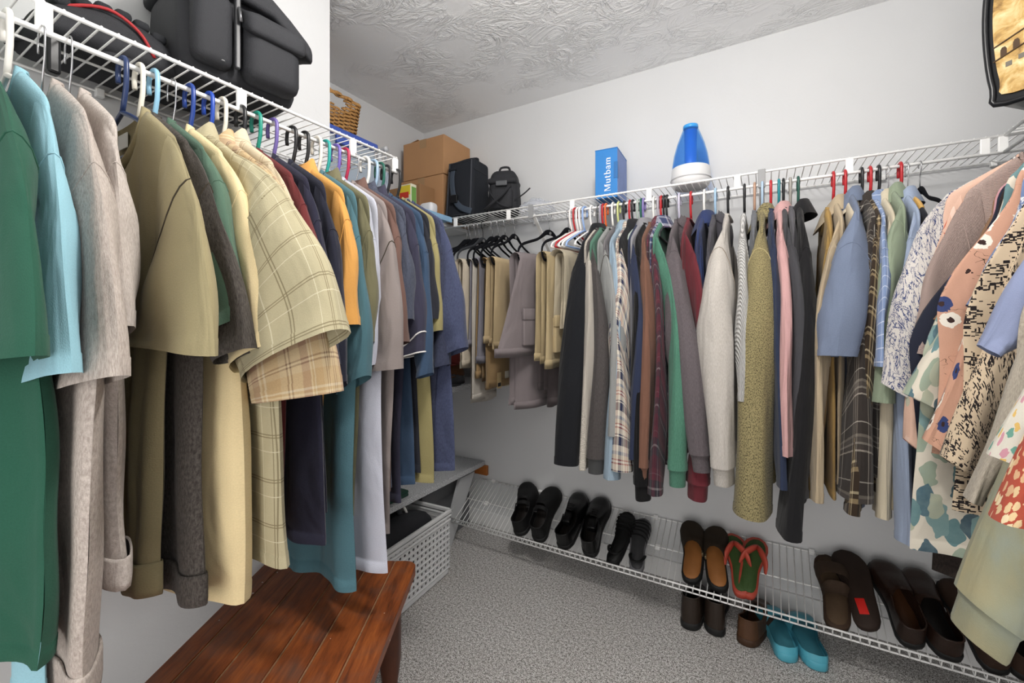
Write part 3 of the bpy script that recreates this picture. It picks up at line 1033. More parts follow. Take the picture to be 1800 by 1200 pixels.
left(697, None, '', 'dark indigo heather t-shirt second from end of the left rail', tee('indigo', '#383e55', 'heather', c2='#292d41'), so=(788, 640), si=(765, 650), bot=(770, 840), y=1.056, T=.012)
left(697, ('black', '#18181a'), 'the blue heather tee', 'blue heather t-shirt last at the far end of left rail', tee('blue_heather', '#454d6b', 'heather', c2='#343b58'), so=(820, 610), si=(776, 630), bot=(792, 828), y=1.078, T=.014, b1=.035, hw=.24)
# printed front, woven neck label of the olive tee; sleeve tipping of the plum polo
og = bpy.data.objects
ol = [o for o in COL.objects if o.get('label', '').startswith('olive crew')][0]
pr = MB()
dk, gd = simple('print_dark', '#3b3326', .8), simple('print_tan', '#c8a873', .8)
for k_, (w_, z0_, h_) in enumerate(((.10, -.33, .022), (.10, -.425, .02), (.07, -.48, .016))):
    pr.rbox((-.075 - w_ / 2, -.0345, z0_ - h_ / 2), (-.075 + w_ / 2, -.0315, z0_ + h_ / 2), .001)
pr.build('chest_print', dk, ol)
pr = MB()
for x_ in (-.105, -.055):
    pr.rbox((x_ - .02, -.0355, -.338), (x_ + .016, -.033, -.323), .001)
pr.build('chest_print', gd, ol)
MB().rbox((-.022, .004, -.165), (.022, .006, -.135), .001).build('neck_label', simple('label_white', '#d8d8d4', .8), ol)
pp = [o for o in COL.objects if o.get('label', '').startswith('dark plum polo')][0]
# ------------------------------------------------------------------ back rail
GB, GBH = 'tops on the back rail', 'hangers on the back rail'
def back(hu, hcol, gname, label, mat, sp=None, mid=None, vb=None, **k):
    """hu hook pixel; sp=(left,right,bottom) pixels of the sleeve end; mid=(left,right,row) of the sleeve half-way; vb: hem row"""
    X = atY(hu, 0, BY).x + k.pop('dx', 0.0)
    k.setdefault('sl', 'long')
    short = k['sl'] == 'short'
    xo = k.pop('xo', .28 if not short else .30)
    wi = k.pop('wi', .11 if not short else .16)
    if sp:
        Yp = BY - xo + wi / 2
        a, b = atY(sp[0], sp[2], Yp), atY(sp[1], sp[2], Yp)
        k['ysh'] = (a.x + b.x) / 2 - X
        k['b1'] = max(.012, (b.x - a.x) / 2 - .006)
        cu = .055 if k.get('cuffed') else 0.0
        k['Eo'] = (xo, a.z - ROD + cu); k['Ei'] = (xo - wi, a.z - ROD + cu - .01)
        if mid:
            c = atY((mid[0] + mid[1]) / 2, mid[2], Yp)
            k['bm'] = max(.016, (atY(mid[1], mid[2], Yp).x - atY(mid[0], mid[2], Yp).x) / 2 - .004)
            k['elb'] = (c.x - X) - k['ysh'] * .45
    if vb:
        k['ln'] = ROD - atY(hu, vb, BY - .18).z
    k.setdefault('hw', .20); k.setdefault('T', .010); k.setdefault('fa', .004)
    k.setdefault('sw', .19)
    if hcol == 'steel':
        wire_hanger('thin wire hanger carrying ' + gname, (X, BY, ROD), R(-90), GBH)
    elif hcol == 'wood':
        wire_hanger('pale wooden hanger carrying ' + gname, (X, BY, ROD), R(-90), GBH, simple('blond_wood', '#c79d55', .45, noise=.12))
    elif hcol:
        plastic_hanger(hcol[1], hcol[0] + ' plastic hanger carrying ' + gname, (X, BY, ROD), R(-90), GBH)
    cat = k.pop('cat', 'sweater'); nm = k.pop('name', 'sweater')
    return garment(label, cat, (X, BY, ROD), R(-90), mat, GB, name=nm, **k)
W_, BK_, RD_ = ('white', '#e9e8e4'), ('black', '#1f2023'), ('red', '#b3252c')
back(1052, None, '', 'black fleece jacket at the left end of the tops', tee('black_fleece', '#1b1d22'), (974, 1018, 808), (985, 1040, 620), 780, cat='jacket', name='jacket', style='collar', T=.016, b0=.03)
back(1057, ('grey', '#9d98a6'), 'the cream boucle cardigan', 'cream boucle cardigan showing a narrow edge beside the black jacket', fab('cloth_boucle', '#ddd4c6', 'knit', ks=90), (1019, 1036, 818), (1026, 1050, 600), 760, cat='cardigan', name='cardigan', b0=.02)
back(1061, RD_, 'the charcoal sweater', 'charcoal grey sweater with ribbed cuff beside the cream boucle cardigan', tee('charcoal_knit', '#55504f', 'heather', c2='#423d3d'), (1032, 1068, 822), (1040, 1070, 600), 770, cuffed=True, cuffmat=tee('charcoal_rib', '#4a4b4c'))
back(1066, ('orange', '#d9632c'), 'the thin green tee', 'thin muted green top squeezed beside the charcoal sweater', tee('muted_green', '#4c7a66'), (1062, 1074, 600), None, 680, sl='short', cat='top', name='top', xo=0.2)
back(1078, W_, 'the light grey sweater', 'light grey sweater with dropped shoulder seam', tee('light_grey', '#8f9190'), (1068, 1090, 760), (1066, 1096, 560), 740, seam=SEAM)
back(1088, ('lime', '#c9d08c'), 'the mouse grey sweater', 'mouse grey sweater behind the light blue denim shirt', tee('mouse_grey', '#6c696c'), (1085, 1104, 740), None, 720, xo=0.22)
back(1098, BK_, 'the light blue denim shirt', 'faded light blue denim shirt with pale lining at its hem', tee('light_denim', '#8fa6b8'), (1064, 1090, 834), (1072, 1100, 600), 830, cat='shirt', name='denim_shirt', style='collar', hw=.24)
FLAN = fab('cloth_cream_flannel', '#d8cdbb', 'plaid', period=.085, warp=[(0, '#e2d8c6'), (.16, '#2b3150'), (.40, '#e8e0d0'), (.44, '#2b3150'), (.48, '#ded2be'), (.64, '#a6483f'), (.68, '#e8dfcf'), (.74, '#a6483f'), (.78, '#d9ccb4'), (.9, '#9aa0ac')])
back(1108, RD_, 'the cream flannel shirt', 'cream flannel shirt in navy and red plaid', FLAN, (1071, 1113, 818), (1074, 1112, 640), 790, cat='shirt', name='flannel_shirt', style='collar', kink=-.02)
back(1113, BK_, 'the black polo', 'black top with folded collar behind the flannel plaid', tee('black_polo', '#222226'), (1104, 1120, 780), None, 800, cat='top', name='top', style='collar', xo=0.22)
back(1128, ('dark green', '#1d5b4e'), 'the navy sweatshirt', 'navy sweatshirt between the flannel and the brown top', tee('navy_sweat', '#2c3550'), (1106, 1123, 800), (1110, 1140, 560), 780, b0=.03)
back(1132, ('lilac', '#8578b4'), 'the dove grey top', 'dove grey top glimpsed behind the brown top', tee('dove', '#8b8a90'), (1128, 1142, 720), None, 700, cat='top', name='top', style='collar', xo=0.2)
back(1140, None, '', 'black top whose cuff ends below the brown sleeve', tee('pitch', '#121214'), (1113, 1144, 868), None, 800, cat='top', name='top', cuffed=True)
back(1150, W_, 'the brown top', 'chestnut brown long sleeved top with ribbed cuff', tee('chestnut', '#7b5442'), (1117, 1147, 838), (1124, 1150, 620), 800, cat='top', name='top', cuffed=True)
BUR = fab('cloth_burgundy_flannel', '#5d2a37', 'plaid', period=.10, warp=[(0, '#5b2536'), (.3, '#35323c'), (.5, '#8f8a8c'), (.55, '#35323c'), (.72, '#6e2c3c'), (.86, '#84606a'), (.88, '#6e2c3c')])
back(1158, ('grey', '#a7a3ad'), 'the burgundy flannel shirt', 'burgundy and grey plaid flannel shirt', BUR, (1142, 1166, 862), (1150, 1170, 620), 810, cat='shirt', name='flannel_shirt', style='collar')
back(1163, RD_, 'the blue and white plaid shirt', 'blue and white plaid shirt tucked behind the burgundy flannel', fab('cloth_blue_plaid', '#5a668c', 'plaid', period=.06, warp=[(0, '#3a4570'), (.4, '#c8c9d4'), (.5, '#3a4570'), (.75, '#7b3a48'), (.82, '#c8c9d4')]), (1164, 1176, 700), None, 740, cat='shirt', name='plaid_shirt', style='collar', xo=0.19)
back(1168, BK_, 'the jade sweatshirt', 'jade green sweatshirt with ribbed cuff under the mauve hoodie sleeve', tee('jade', '#4e8a72', 'heather', c2='#3d7660'), (1170, 1211, 843), (1174, 1200, 640), 780, cuffed=True)
back(1181, ('pale lilac', '#c3c0d2'), 'the mauve grey hoodie', 'mauve grey hoodie with a folded elbow', tee('mauve_grey', '#6a6266', 'heather', c2='#584f54'), (1206, 1250, 818), (1168, 1226, 600), 800, cat='hoodie', name='hoodie', hooded=True, b0=.035, T=.016, cuffed=True, dx=.03)
back(1201, RD_, 'the dark red top', 'dark red top with paired cuffs hanging lowest beside the off white sweatshirt', tee('dark_red', '#6f2530'), (1207, 1250, 868), (1226, 1246, 600), 800, cat='top', name='top', cuffed=True, dx=.03, xo=0.25)
back(1210, W_, 'the royal blue shirt', 'royal blue shirt with collar beside the dark red top', tee('royal_collar', '#2b3a68'), (1236, 1248, 620), None, 740, cat='shirt', name='shirt', style='collar', dx=.06, xo=0.19)
back(1258, ('light blue', '#9dbbd6'), 'the slate grey hoodie', 'slate grey hoodie left of the off white sweatshirt', tee('slate_grey', '#4f4d55'), (1240, 1262, 760), (1240, 1264, 560), 780, cat='hoodie', name='hoodie', hooded=True, xo=0.235)
back(1271, BK_, 'the off white sweatshirt', 'off white heather sweatshirt with ribbed cuff', tee('off_white', '#c6c0b9', 'heather', c2='#b1aaa2'), (1243, 1298, 838), (1222, 1290, 640), 770, cat='sweatshirt', name='sweatshirt', cuffed=True, b0=.045, seam=simple('seam_tan', '#8d8377', .9), dx=.018, wi=.15, xo=0.31)
back(1288, BK_, 'the white cable sweater', 'white cable knit sweater right of the off white sweatshirt', fab('cloth_cable', '#c9c8c6', 'knit', ks=45, kd='DIAGONAL'), (1292, 1322, 700), (1294, 1325, 560), 760, b0=.03, dx=.04, style='none')
back(1332, ('tan', '#b08d78'), 'the grey heather top', 'grey heather top between the cable sweater and olive marl sweater', tee('grey_heather', '#74777d', 'heather', c2='#5f6268'), (1320, 1340, 640), None, 720, cat='top', name='top', hooded=False, dx=-.01, xo=0.19)
back(1340, ('light blue', '#a8c0d6'), 'the olive marl sweater', 'olive and black marl knit sweater with a wide straight hem', tee('olive_marl', '#9c8f5e', 'marl', c2='#4a432c'), (1287, 1362, 888), (1290, 1366, 640), 850, b0=.05, style='collar', wi=.2, seam=simple('seam_sand', '#b3a679', .9), T=.02, xo=0.31)
back(1355, RD_, 'the deep blue top', 'deep blue top between the olive marl sweater and pink top', tee('deep_blue', '#2c3854'), (1366, 1382, 850), (1356, 1376, 560), 800, cat='top', name='top')
back(1369, ('teal', '#27808a'), 'the pink top', 'pale pink long sleeved top with bent elbow', tee('pale_pink', '#cf9d9c', fine=300), (1374, 1394, 795), (1364, 1396, 600), 740, cat='top', name='top', style='collar', b0=.03, xo=0.3)
back(1377, BK_, 'the graphite cardigan', 'graphite grey cardigan with long sleeves right of the pink top', tee('graphite', '#46464b'), (1390, 1420, 866), (1384, 1424, 620), 800, cat='cardigan', name='cardigan', b0=.035, xo=0.265)
back(1389, ('grey', '#98948f'), 'the ash grey top', 'ash grey top behind the graphite cardigan', tee('ash', '#5b5a60'), (1384, 1400, 866), None, 800, cat='top', name='top', xo=0.22)
back(1397, ('dark green', '#234f45'), 'the long black jacket', 'long black jacket with stand collar before the bare gap of wall', tee('black_jacket', '#1e1e21'), (1362, 1414, 925), (1396, 1440, 620), 880, cat='jacket', name='jacket', style='collar', b0=.04, T=.022, wi=.2, dx=.01)
back(1477, RD_, 'the tan overshirt', 'tan overshirt right of the bare gap of wall', tee('tan_over', '#b9a585'), (1422, 1446, 872), (1432, 1456, 560), 850, cat='shirt', name='overshirt', style='collar', dx=-.02)
back(1450, None, '', 'mustard yellow top hanging under the tan overshirt', tee('mustard', '#a8853f'), (1418, 1440, 868), None, 868, cat='top', name='top', sw=.15, top=.13, xo=0.22)
back(1485, RD_, 'the cream shirt', 'cream shirt with breast pocket beside the chambray shirt', tee('cream_shirt', '#cfc2a9'), (1440, 1462, 640), None, 888, sl='short', cat='shirt', name='shirt', style='collar', xo=.2)
back(1490, None, '', 'blue chambray short sleeved shirt with open sleeve', tee('chambray', '#6f7d98', fine=300), (1426, 1510, 622), None, 890, sl='short', cat='shirt', name='chambray_shirt', style='collar', b0=.04, T=.02, wi=.1, top=.09)
BRP = fab('cloth_brown_plaid', '#4f4642', 'plaid', period=.115, warp=[(0, '#3a332f'), (.30, '#c2b8a8'), (.33, '#4b423d'), (.42, '#a0988c'), (.46, '#5c544e'), (.55, '#8d8477'), (.60, '#3a332f'), (.8, '#d0c8ba'), (.82, '#3a332f')])
back(1514, BK_, 'the brown plaid shirt', 'dark brown plaid shirt with frayed straight hem', BRP, (1468, 1532, 860), (1490, 1536, 620), 830, cat='shirt', name='plaid_shirt', style='collar', b0=.03, wi=.2)
back(1522, None, '', 'brown and tan striped plaid shirt peeking below the brown plaid', fab('cloth_tan_brown_plaid', '#6b553b', 'plaid', period=.06, warp=[(0, '#3b2d20'), (.3, '#b39a6c'), (.45, '#3b2d20'), (.6, '#d6c49a'), (.68, '#3b2d20')]), (1478, 1520, 892), None, 860, cat='shirt', name='plaid_shirt')
back(1529, RD_, 'the blue checked shirt', 'light blue checked shirt between the brown plaid and sage shirts', fab('cloth_blue_check', '#7c93bd', 'window', period=.03, lines=[(.5, .04, '#d5dcea', .7)]), (1530, 1552, 640), None, 780, sl='short', cat='shirt', name='checked_shirt', style='collar')
back(1544, BK_, 'the ivory shirt', 'ivory shirt whose long tail hangs below the sage shirt', tee('ivory', '#cdc0a4'), (1530, 1570, 898), (1540, 1566, 600), 890, cat='shirt', name='shirt', style='collar', xo=.22)
back(1560, 'steel', 'the sage shirt', 'sage green shirt with three quarter sleeves', tee('sage', '#8b9a80'), (1526, 1576, 700), (1530, 1584, 520), 860, cat='shirt', name='shirt', style='collar', b0=.04, T=.016, wi=.15, top=.095)
back(1582, RD_, 'the sky blue shirt', 'sky blue shirt hanging low right of the ivory shirt', tee('sky_blue', '#98a8c4'), (1580, 1606, 945), (1566, 1606, 560), 900, cat='shirt', name='shirt', style='collar', b0=.03)
back(1594, 'wood', 'the dark navy vest', 'dark navy vest on the pale wooden hanger', tee('dark_vest', '#22242c'), None, None, 760, sl=None, cat='vest', name='vest', style='none', top=.125)
# strapped dark piece on a clip hanger in the corner
ch = velvet_hanger('black hanger with thin steel hook beside the pale wooden hanger', (atY(1617, 0, BY).x, BY, ROD), R(-90), GBH)

# loose empty hangers left of the black jacket and others seen between the tops
def empty_hanger(hu, col, label, tilt=0.0, dz=0):
    return plastic_hanger(col, label, (atY(hu, 0, BY).x, BY, ROD), R(-90 + tilt), GBH)
empty_hanger(1006, '#efe9e6', 'white plastic hanger without clothes, leftmost of the plastic ones', -14)
empty_hanger(1012, '#b02a30', 'red plastic hanger without clothes next to leftmost white one', -13)
empty_hanger(1017, '#eeebe9', 'white plastic hanger without clothes just right of the red one', -12)
empty_hanger(1022, '#f0efee', 'white plastic hanger without clothes beside the periwinkle one', -11)
empty_hanger(1028, '#93aedb', 'periwinkle plastic hanger without clothes among the white ones', -10)
empty_hanger(1041, '#efeeec', 'white plastic hanger leaning on the black fleece jacket', -8)
wire_hanger('brown wooden hanger with thin black hook in the black fleece jacket', (atY(1052, 0, BY).x, BY, ROD), R(-90), GBH, simple('brown_wood', '#8a4a24', .45, noise=.15), dark=True)
empty_hanger(1122, '#a9b5ae', 'grey green plastic hanger behind the navy sweatshirt')
empty_hanger(1173, '#202123', 'black plastic hanger squeezed right of the jade sweatshirt')
wire_hanger('thin wire hanger between the mauve hoodie and red hanger', (atY(1191, 0, BY).x, BY, ROD), R(-90), GBH)

# ------------------------------------------------------------------ trousers on velvet hangers
GP, GPH = 'trousers on the back rail', 'velvet hangers on the back rail'
def trousers(hu, label, mat, w, l1, l2, tilt=0.0, x0=.0, hlabel=None, T=.013, cuffb=True, pocket=False, hmat=None, tagc=None, dark=False, flare=1.15, xs=0.0, xs2=None):
    X = atY(hu, 0, BY).x
    if hlabel:
        velvet_hanger(hlabel, (X, BY, ROD), R(-90 + tilt), GPH, hmat, dark)
    g = thing('trousers', label, 'trousers', (X, BY, ROD), (0, 0, R(-90 + tilt)), GP)
    rs = np.random.RandomState(hu)
    zb = -.240
    for k, (yo, xo, ls) in enumerate(((T * .95, 0.0, (l1, l2)), (T * 2.0, .02, (l1 * .985, l2 * .97)))):
        # path over the bar, near side first (+y is the room's +x, the side the camera sees)
        path = []
        n1 = 16
        L1, L2 = ls
        for i in range(n1):
            path.append((yo, zb - L1 + (L1) * i / (n1 - 1)))
        for i in range(1, 6):
            a = PI * i / 6
            path.append((yo * math.cos(a), zb + (.006 + yo * .8) * math.sin(a)))
        for i in range(n1):
            path.append((-yo, zb - L2 * i / (n1 - 1)))
        path = np.array(path)
        N = len(path)
        d = np.linalg.norm(np.diff(path, axis=0, prepend=path[:1]), axis=1).cumsum()
        nn = 20
        a = np.linspace(0, 2 * PI, nn, endpoint=False)
        tang = np.gradient(path, axis=0); tang /= np.linalg.norm(tang, axis=1)[:, None]
        nrm = np.stack([-tang[:, 1], tang[:, 0]], 1)
        below = np.clip((zb - path[:, 1]) / .45, 0, 1)
        hw = w / 2 * (1 + (flare - 1) * below) 
        side = np.where(np.arange(N) < n1 + 3, 1, -1)
        P = np.zeros((N, nn, 3))
        p_ = rs.rand(4) * 6
        for j, t in enumerate(a):
            c_, s_ = math.cos(t), math.sin(t)
            fold = .004 * np.sin(3 * t + below * 4 + p_[0]) * below + .006 * np.sin(c_ * 4 + p_[1] + below * 2) * below
            tt = T * .42 + .005 * below
            yy = path[:, 0] + nrm[:, 0] * (s_ * tt) + fold
            zz = path[:, 1] + nrm[:, 1] * (s_ * tt)
            P[:, j, 0] = x0 + xo + hw * np.sign(c_) * abs(c_) ** .8 + below * np.where(side > 0, xs, xs if xs2 is None else xs2)
            P[:, j, 1] = yy
            P[:, j, 2] = zz
        P = np.concatenate([P, P[:, :1]], 1)
        uv = np.stack([np.broadcast_to(np.linspace(0, w * 2, nn + 1)[None], (N, nn + 1)), np.broadcast_to(d[:, None], (N, nn + 1))], -1)
        me('leg', P, gridfaces(N, nn + 1), mat, g, uv)
        if cuffb:
            for idx in (0, N - 1):
                ring = P[idx][:-1]; c0 = ring.mean(0)
                up = .03
                rows = [c0 + (ring - c0) * np.array([1.03, 1.35, 1]) + np.array([0, 0, z]) for z in (-.001, up, up + .003)]
                rows[2] = c0 + (ring - c0) * np.array([1.0, 1.0, 1]) + np.array([0, 0, up + .003])
                rows.insert(0, c0 + (ring - c0) * np.array([1.0, 1.0, 1]) + np.array([0, 0, .004]))
                V = np.array(rows); V = np.concatenate([V, V[:, :1]], 1)
                uvc = np.stack([np.broadcast_to(np.linspace(0, w * 2, nn + 1)[None], (4, nn + 1)), np.broadcast_to(np.array([0, 0, .03, .03])[:, None], (4, nn + 1))], -1)
                me('hem_cuff', V, gridfaces(4, nn + 1), mat, g, uvc)
    if pocket:
        y1 = T * 2 + T * .42 + .012
        pz = zb - l1 * .58
        x1_ = x0 + xs * .5
        po = MB().rbox((x1_ - .05, y1 - .012, pz - .13), (x1_ + .09, y1 + .008, pz + .02), .006, 3).build('cargo_pocket', mat, g, True)
        MB().rbox((x1_ - .055, y1 - .002, pz - .02), (x1_ + .095, y1 + .013, pz + .03), .005, 3).build('pocket_flap', mat, po, True)
    if tagc:
        y1 = T * 2 + T * .42 + .014
        for k, (xx, col) in enumerate(tagc):
            tg_ = MB().rbox((xx - .018, y1, zb - l1 - .0), (xx + .018, y1 + .0015, zb - l1 + .075), .0006).build('paper_tag', simple('tag_' + col.lstrip('#'), col, .7), g)
            MB().rbox((xx - .014, y1 + .0012, zb - l1 + .008), (xx + .014, y1 + .002, zb - l1 + .026), .0004).build('tag_print', simple('tag_ink', '#2b2b2b', .7), tg_)
    return g
def tr(nm, col, **k):
    return fab('twill_' + nm, col, 'plain', wrs=.5, **k)
GREYV = simple('grey_flocked_velvet', '#3a3c40', .95, spec=.1)
trousers(821, 'black trousers farthest left on the velvet hangers', tr('black', '#1d1c20'), .15, .32, .3, hlabel='black velvet hanger farthest left on the back rail', x0=.03)
velvet_hanger('black velvet hanger second from left on the back rail', (atY(826, 0, BY).x, BY, ROD), R(-90), GPH)
velvet_hanger('black velvet hanger third from left, carrying camel trousers', (atY(836, 0, BY).x, BY, ROD), R(-90), GPH)
trousers(842, 'camel trousers just left of the cream trousers', tr('camel', '#a98a5e'), .13, .38, .35, hlabel='black velvet hanger with pale clip carrying dove trousers', x0=.06)
velvet_hanger('grey velvet hanger with dark hook and pale blue size marker', (atY(849, 0, BY).x, BY, ROD), R(-90), GPH, GREYV, True)
trousers(856, 'cream trousers with turned hem left of the stone trousers', tr('cream_t', '#c9bca6'), .19, .49, .36, x0=.125, T=.012)
trousers(866, 'stone white trousers with the lowest hem on the left', tr('stone_t', '#c2bbb0'), .19, .655, .42, hlabel='black velvet hanger carrying the stone white trousers', x0=.095, T=.012)
trousers(876, 'lavender grey trousers with neatly stitched hem', tr('lav_grey', '#7d7b86'), .15, .47, .4, hlabel='black velvet hanger carrying the lavender grey trousers', x0=.115, T=.013)
trousers(888, 'golden khaki trousers with paper tags at the hem', tr('golden_khaki', '#a08152'), .22, .585, .55, hlabel='black velvet hanger carrying the golden khaki trousers', x0=.07, T=.013, tagc=((.06, '#cfcabb'), (.13, '#c9b083')))
trousers(905, 'pale camel trousers folded beside the golden khaki ones', tr('pale_camel', '#b79f74'), .2, .40, .38, hlabel='black velvet hanger carrying the pale camel trousers', x0=.10, T=.012)
trousers(966, 'mauve grey cargo trousers with flap pocket hung unevenly', tr('mauve_cargo', '#7d7375'), .27, .42, .66, hlabel='black velvet hanger carrying the mauve grey cargo trousers', x0=.085, T=.016, tilt=-14, pocket=True, xs=.13, xs2=-.03)
trousers(975, 'taupe trousers hanging long behind the mauve cargo trousers', tr('taupe_t', '#655b5d'), .13, .66, .6, x0=.02, T=.012, tilt=-10, xs=-.02)
trousers(999, 'sand beige cargo trousers beside the black fleece jacket', tr('sand', '#b09c71'), .2, .47, .45, hlabel='black velvet hanger carrying the sand beige cargo trousers', x0=.10, T=.014, pocket=True, tilt=-8)
trousers(1018, 'pale khaki trousers draped over the empty plastic hangers', tr('pale_khaki', '#b5a98f'), .25, .30, .33, x0=.06, T=.018, tilt=-6, cuffb=False)

# ------------------------------------------------------------------ right rail
GR, GRH = 'blouses on the right rail', 'hangers on the right rail'
def right(Y, hcol, gname, label, mat, so, si, bot=None, **k):
    dy = k.get('ysh', .012); k['ysh'] = dy
    steep = k.pop('steep', Y < 1.535)
    p = atY(so[0], so[1], Y - dy); k['Eo'] = (RX - p.x, p.z - ROD)
    p = atY(si[0], si[1], Y - dy); k['Ei'] = (RX - p.x, p.z - ROD)
    if k.get('cuffed'):
        k['Eo'] = (k['Eo'][0], k['Eo'][1] + .055); k['Ei'] = (k['Ei'][0], k['Ei'][1] + .055)
    if bot:
        p = atY(bot[0], bot[1], Y); k['ln'] = ROD - p.z; k.setdefault('hw', min(.31, max(.17, RX - p.x)))
    if steep:
        k['sw'] = .115; k['neck'] = .065
        tp = k.get('top', .1)
        k['At'] = (.098, -tp - .05); k['Ab'] = (.09, -tp - .36)
        k['ctrl'] = (.098 + .40 * (k['Eo'][0] - .098), k['At'][1] + .42 * (k['Eo'][1] - k['At'][1]))
    k.setdefault('T', .015); k.setdefault('fa', .006); k.setdefault('ln', .85); k.setdefault('hw', .2)
    if hcol:
        plastic_hanger(hcol[1], hcol[0] + ' plastic hanger carrying ' + gname, (RX, Y, ROD), R(180), GRH, narrow=.5 if steep else .9)
    cat = k.pop('cat', 'blouse'); nm = k.pop('name', 'blouse')
    return garment(label, cat, (RX, Y, ROD), R(180), mat, GR, name=nm, front=1, **k)
TOILE = fab('cloth_toile', '#cfc9c3', 'toile', c2='#3c4a78', w=.02, th=.62)
right(1.572, ('white', '#e9e8e4'), 'the toile blouse', 'white blouse with navy toile drawing, in the corner', TOILE, (1546, 672), (1622, 712), None, top=.10, sw=.2, ln=.7)
PEACHF = fab('cloth_peach_floral', '#dcb19a', 'flower', petals=['#d86a4a', '#b9b7a0', '#e7c3b0', '#dcb19a'], sc=13, r=.22)
right(1.556, ('peach', '#d9a98d'), 'the peach floral cardigan', 'pale peach cardigan with coral blossoms and ruffled cuff', PEACHF, (1586, 770), (1632, 805), None, sl='long', cat='cardigan', name='cardigan', top=.10, ctrl=(.27, -.40))
right(1.540, ('white', '#ebe9e6'), 'the dusty pink blouse', 'dusty pink crinkled blouse beside the peach floral cardigan', fab('cloth_dusty_pink', '#bfa59b', 'plain', knit=True, ks=110), (1600, 618), (1628, 624), None, sl='long', top=.10, sw=.165)
right(1.527, ('brown', '#7a5a45'), 'the brown suede top', 'brown suede top glimpsed behind the dusty pink blouse', tee('suede', '#8d6a4d'), (1632, 560), (1660, 570), None, top=.11, sw=.17)
right(1.516, ('pink', '#d79aa8'), 'the rose pink blouse', 'rose pink blouse squeezed beside the navy top', tee('rose', '#c58f98'), (1628, 640), (1650, 650), None, top=.105, sw=.17)
right(1.505, ('black', '#1f2023'), 'the navy top', 'navy top with long tail under the leaf print blouse', tee('right_navy', '#25293a'), (1640, 600), (1660, 610), (1606, 900), sl='short', top=.108, sw=.17)
right(1.492, ('brown', '#5a4334'), 'the dark woven top', 'dark brown woven top whose hem shows beneath the leaf print', fab('cloth_dark_woven', '#3a302b', 'heather', c2='#221d1c'), (1640, 640), (1665, 650), (1632, 1005), sl='short', sw=.17)
LEAF = fab('cloth_leaf', '#d8cfbd', 'leaf', leaves=['#4f7f86', '#9aa78c', '#2f5c72', '#1f3f58', '#6d9596', '#b4b698'], skip=.28, wash='#8fa9a6')
right(1.465, ('white', '#e9e6e0'), 'the leaf print blouse', 'cream blouse printed with large teal watercolour leaves', LEAF, (1588, 690), (1650, 722), (1600, 965), top=.09, sw=.205, hw=.29, b1=.03)
FLOW = fab('cloth_peach_flowers', '#cf9a7e', 'flower', petals=['#ece4d6', '#ece4d6', '#35457a', '#cf9a7e'], heart='#3d2a28', hr=.10, twig='#4b3a2a', sc=17, r=.31)
right(1.415, ('pink', '#c98e86'), 'the peach flower blouse', 'peach blouse with white and navy flowers and dark twigs', FLOW, (1622, 770), (1668, 800), (1640, 800), sl='long', top=.09, sw=.20, ctrl=(.27, -.38))
right(1.385, ('blue', '#5a74b0'), 'the blue daisy blouse', 'blue blouse with white daisies on its short sleeve', fab('cloth_daisy', '#6f86b4', 'flower', petals=['#e6e6ea', '#dfe3ea'], heart='#8d8f9a', sc=42, r=.33, hr=.1), (1698, 535), (1728, 545), None, top=.10, sw=.2)
DASH = fab('cloth_dash', '#d5bd9c', 'dash', c2='#262022')
right(1.335, ('black', '#1f2023'), 'the dash print blouse', 'cream blouse with black woven dash pattern', DASH, (1652, 800), (1708, 838), (1680, 895), sl='long', top=.085, sw=.2, b1=.025, ctrl=(.27, -.38))
right(1.225, ('blue', '#7f92c4'), 'the periwinkle blouse', 'periwinkle blue blouse with a short plain sleeve', tee('periwinkle', '#8793b8'), (1716, 606), (1758, 628), None, sw=.2)
right(1.185, ('white', '#e9e6e0'), 'the oatmeal cardigan', 'oatmeal flecked cardigan edge left of the pale sage sweatshirt', tee('oat_card', '#bfb4a2', 'heather', c2='#9d9486'), (1696, 872), (1722, 885), None, sl='long', sw=.2, cat='cardigan', name='cardigan', ctrl=(.27, -.4))
right(1.10, ('white', '#e8e8e8'), 'the pale sage sweatshirt', 'pale sage tie dyed sweatshirt with the lowest cuff at right', fab('cloth_sage_dye', '#8c9b95', 'water', c2='#98997c', c3='#a39a72'), (1682, 1085), (1800, 1170), None, sl='long', sw=.21, cat='sweatshirt', name='sweatshirt', cuffed=True, b0=.04, b1=.05, ctrl=(.30, -.42), ln=1.05)
right(1.045, ('green', '#4f8f78'), 'the white ruffled blouse', 'white ruffled blouse with small multicoloured flowers', fab('cloth_ruffle', '#d2cdbf', 'flower', petals=['#5f9d8c', '#c98a9a', '#d9b04f', '#d2cdbf'], sc=40, r=.3), (1742, 800), (1790, 815), None, top=.1, sw=.2)
REDF = fab('cloth_red_floral', '#b5472c', 'flower', petals=['#e0c08a', '#d9a978', '#e8d2a4', '#b5472c'], sc=52, r=.40)
right(.985, ('red', '#b02a2c'), 'the red floral blouse', 'rust red blouse with cream blossoms at right edge', REDF, (1736, 908), (1830, 925), None, sw=.21, b1=.03)
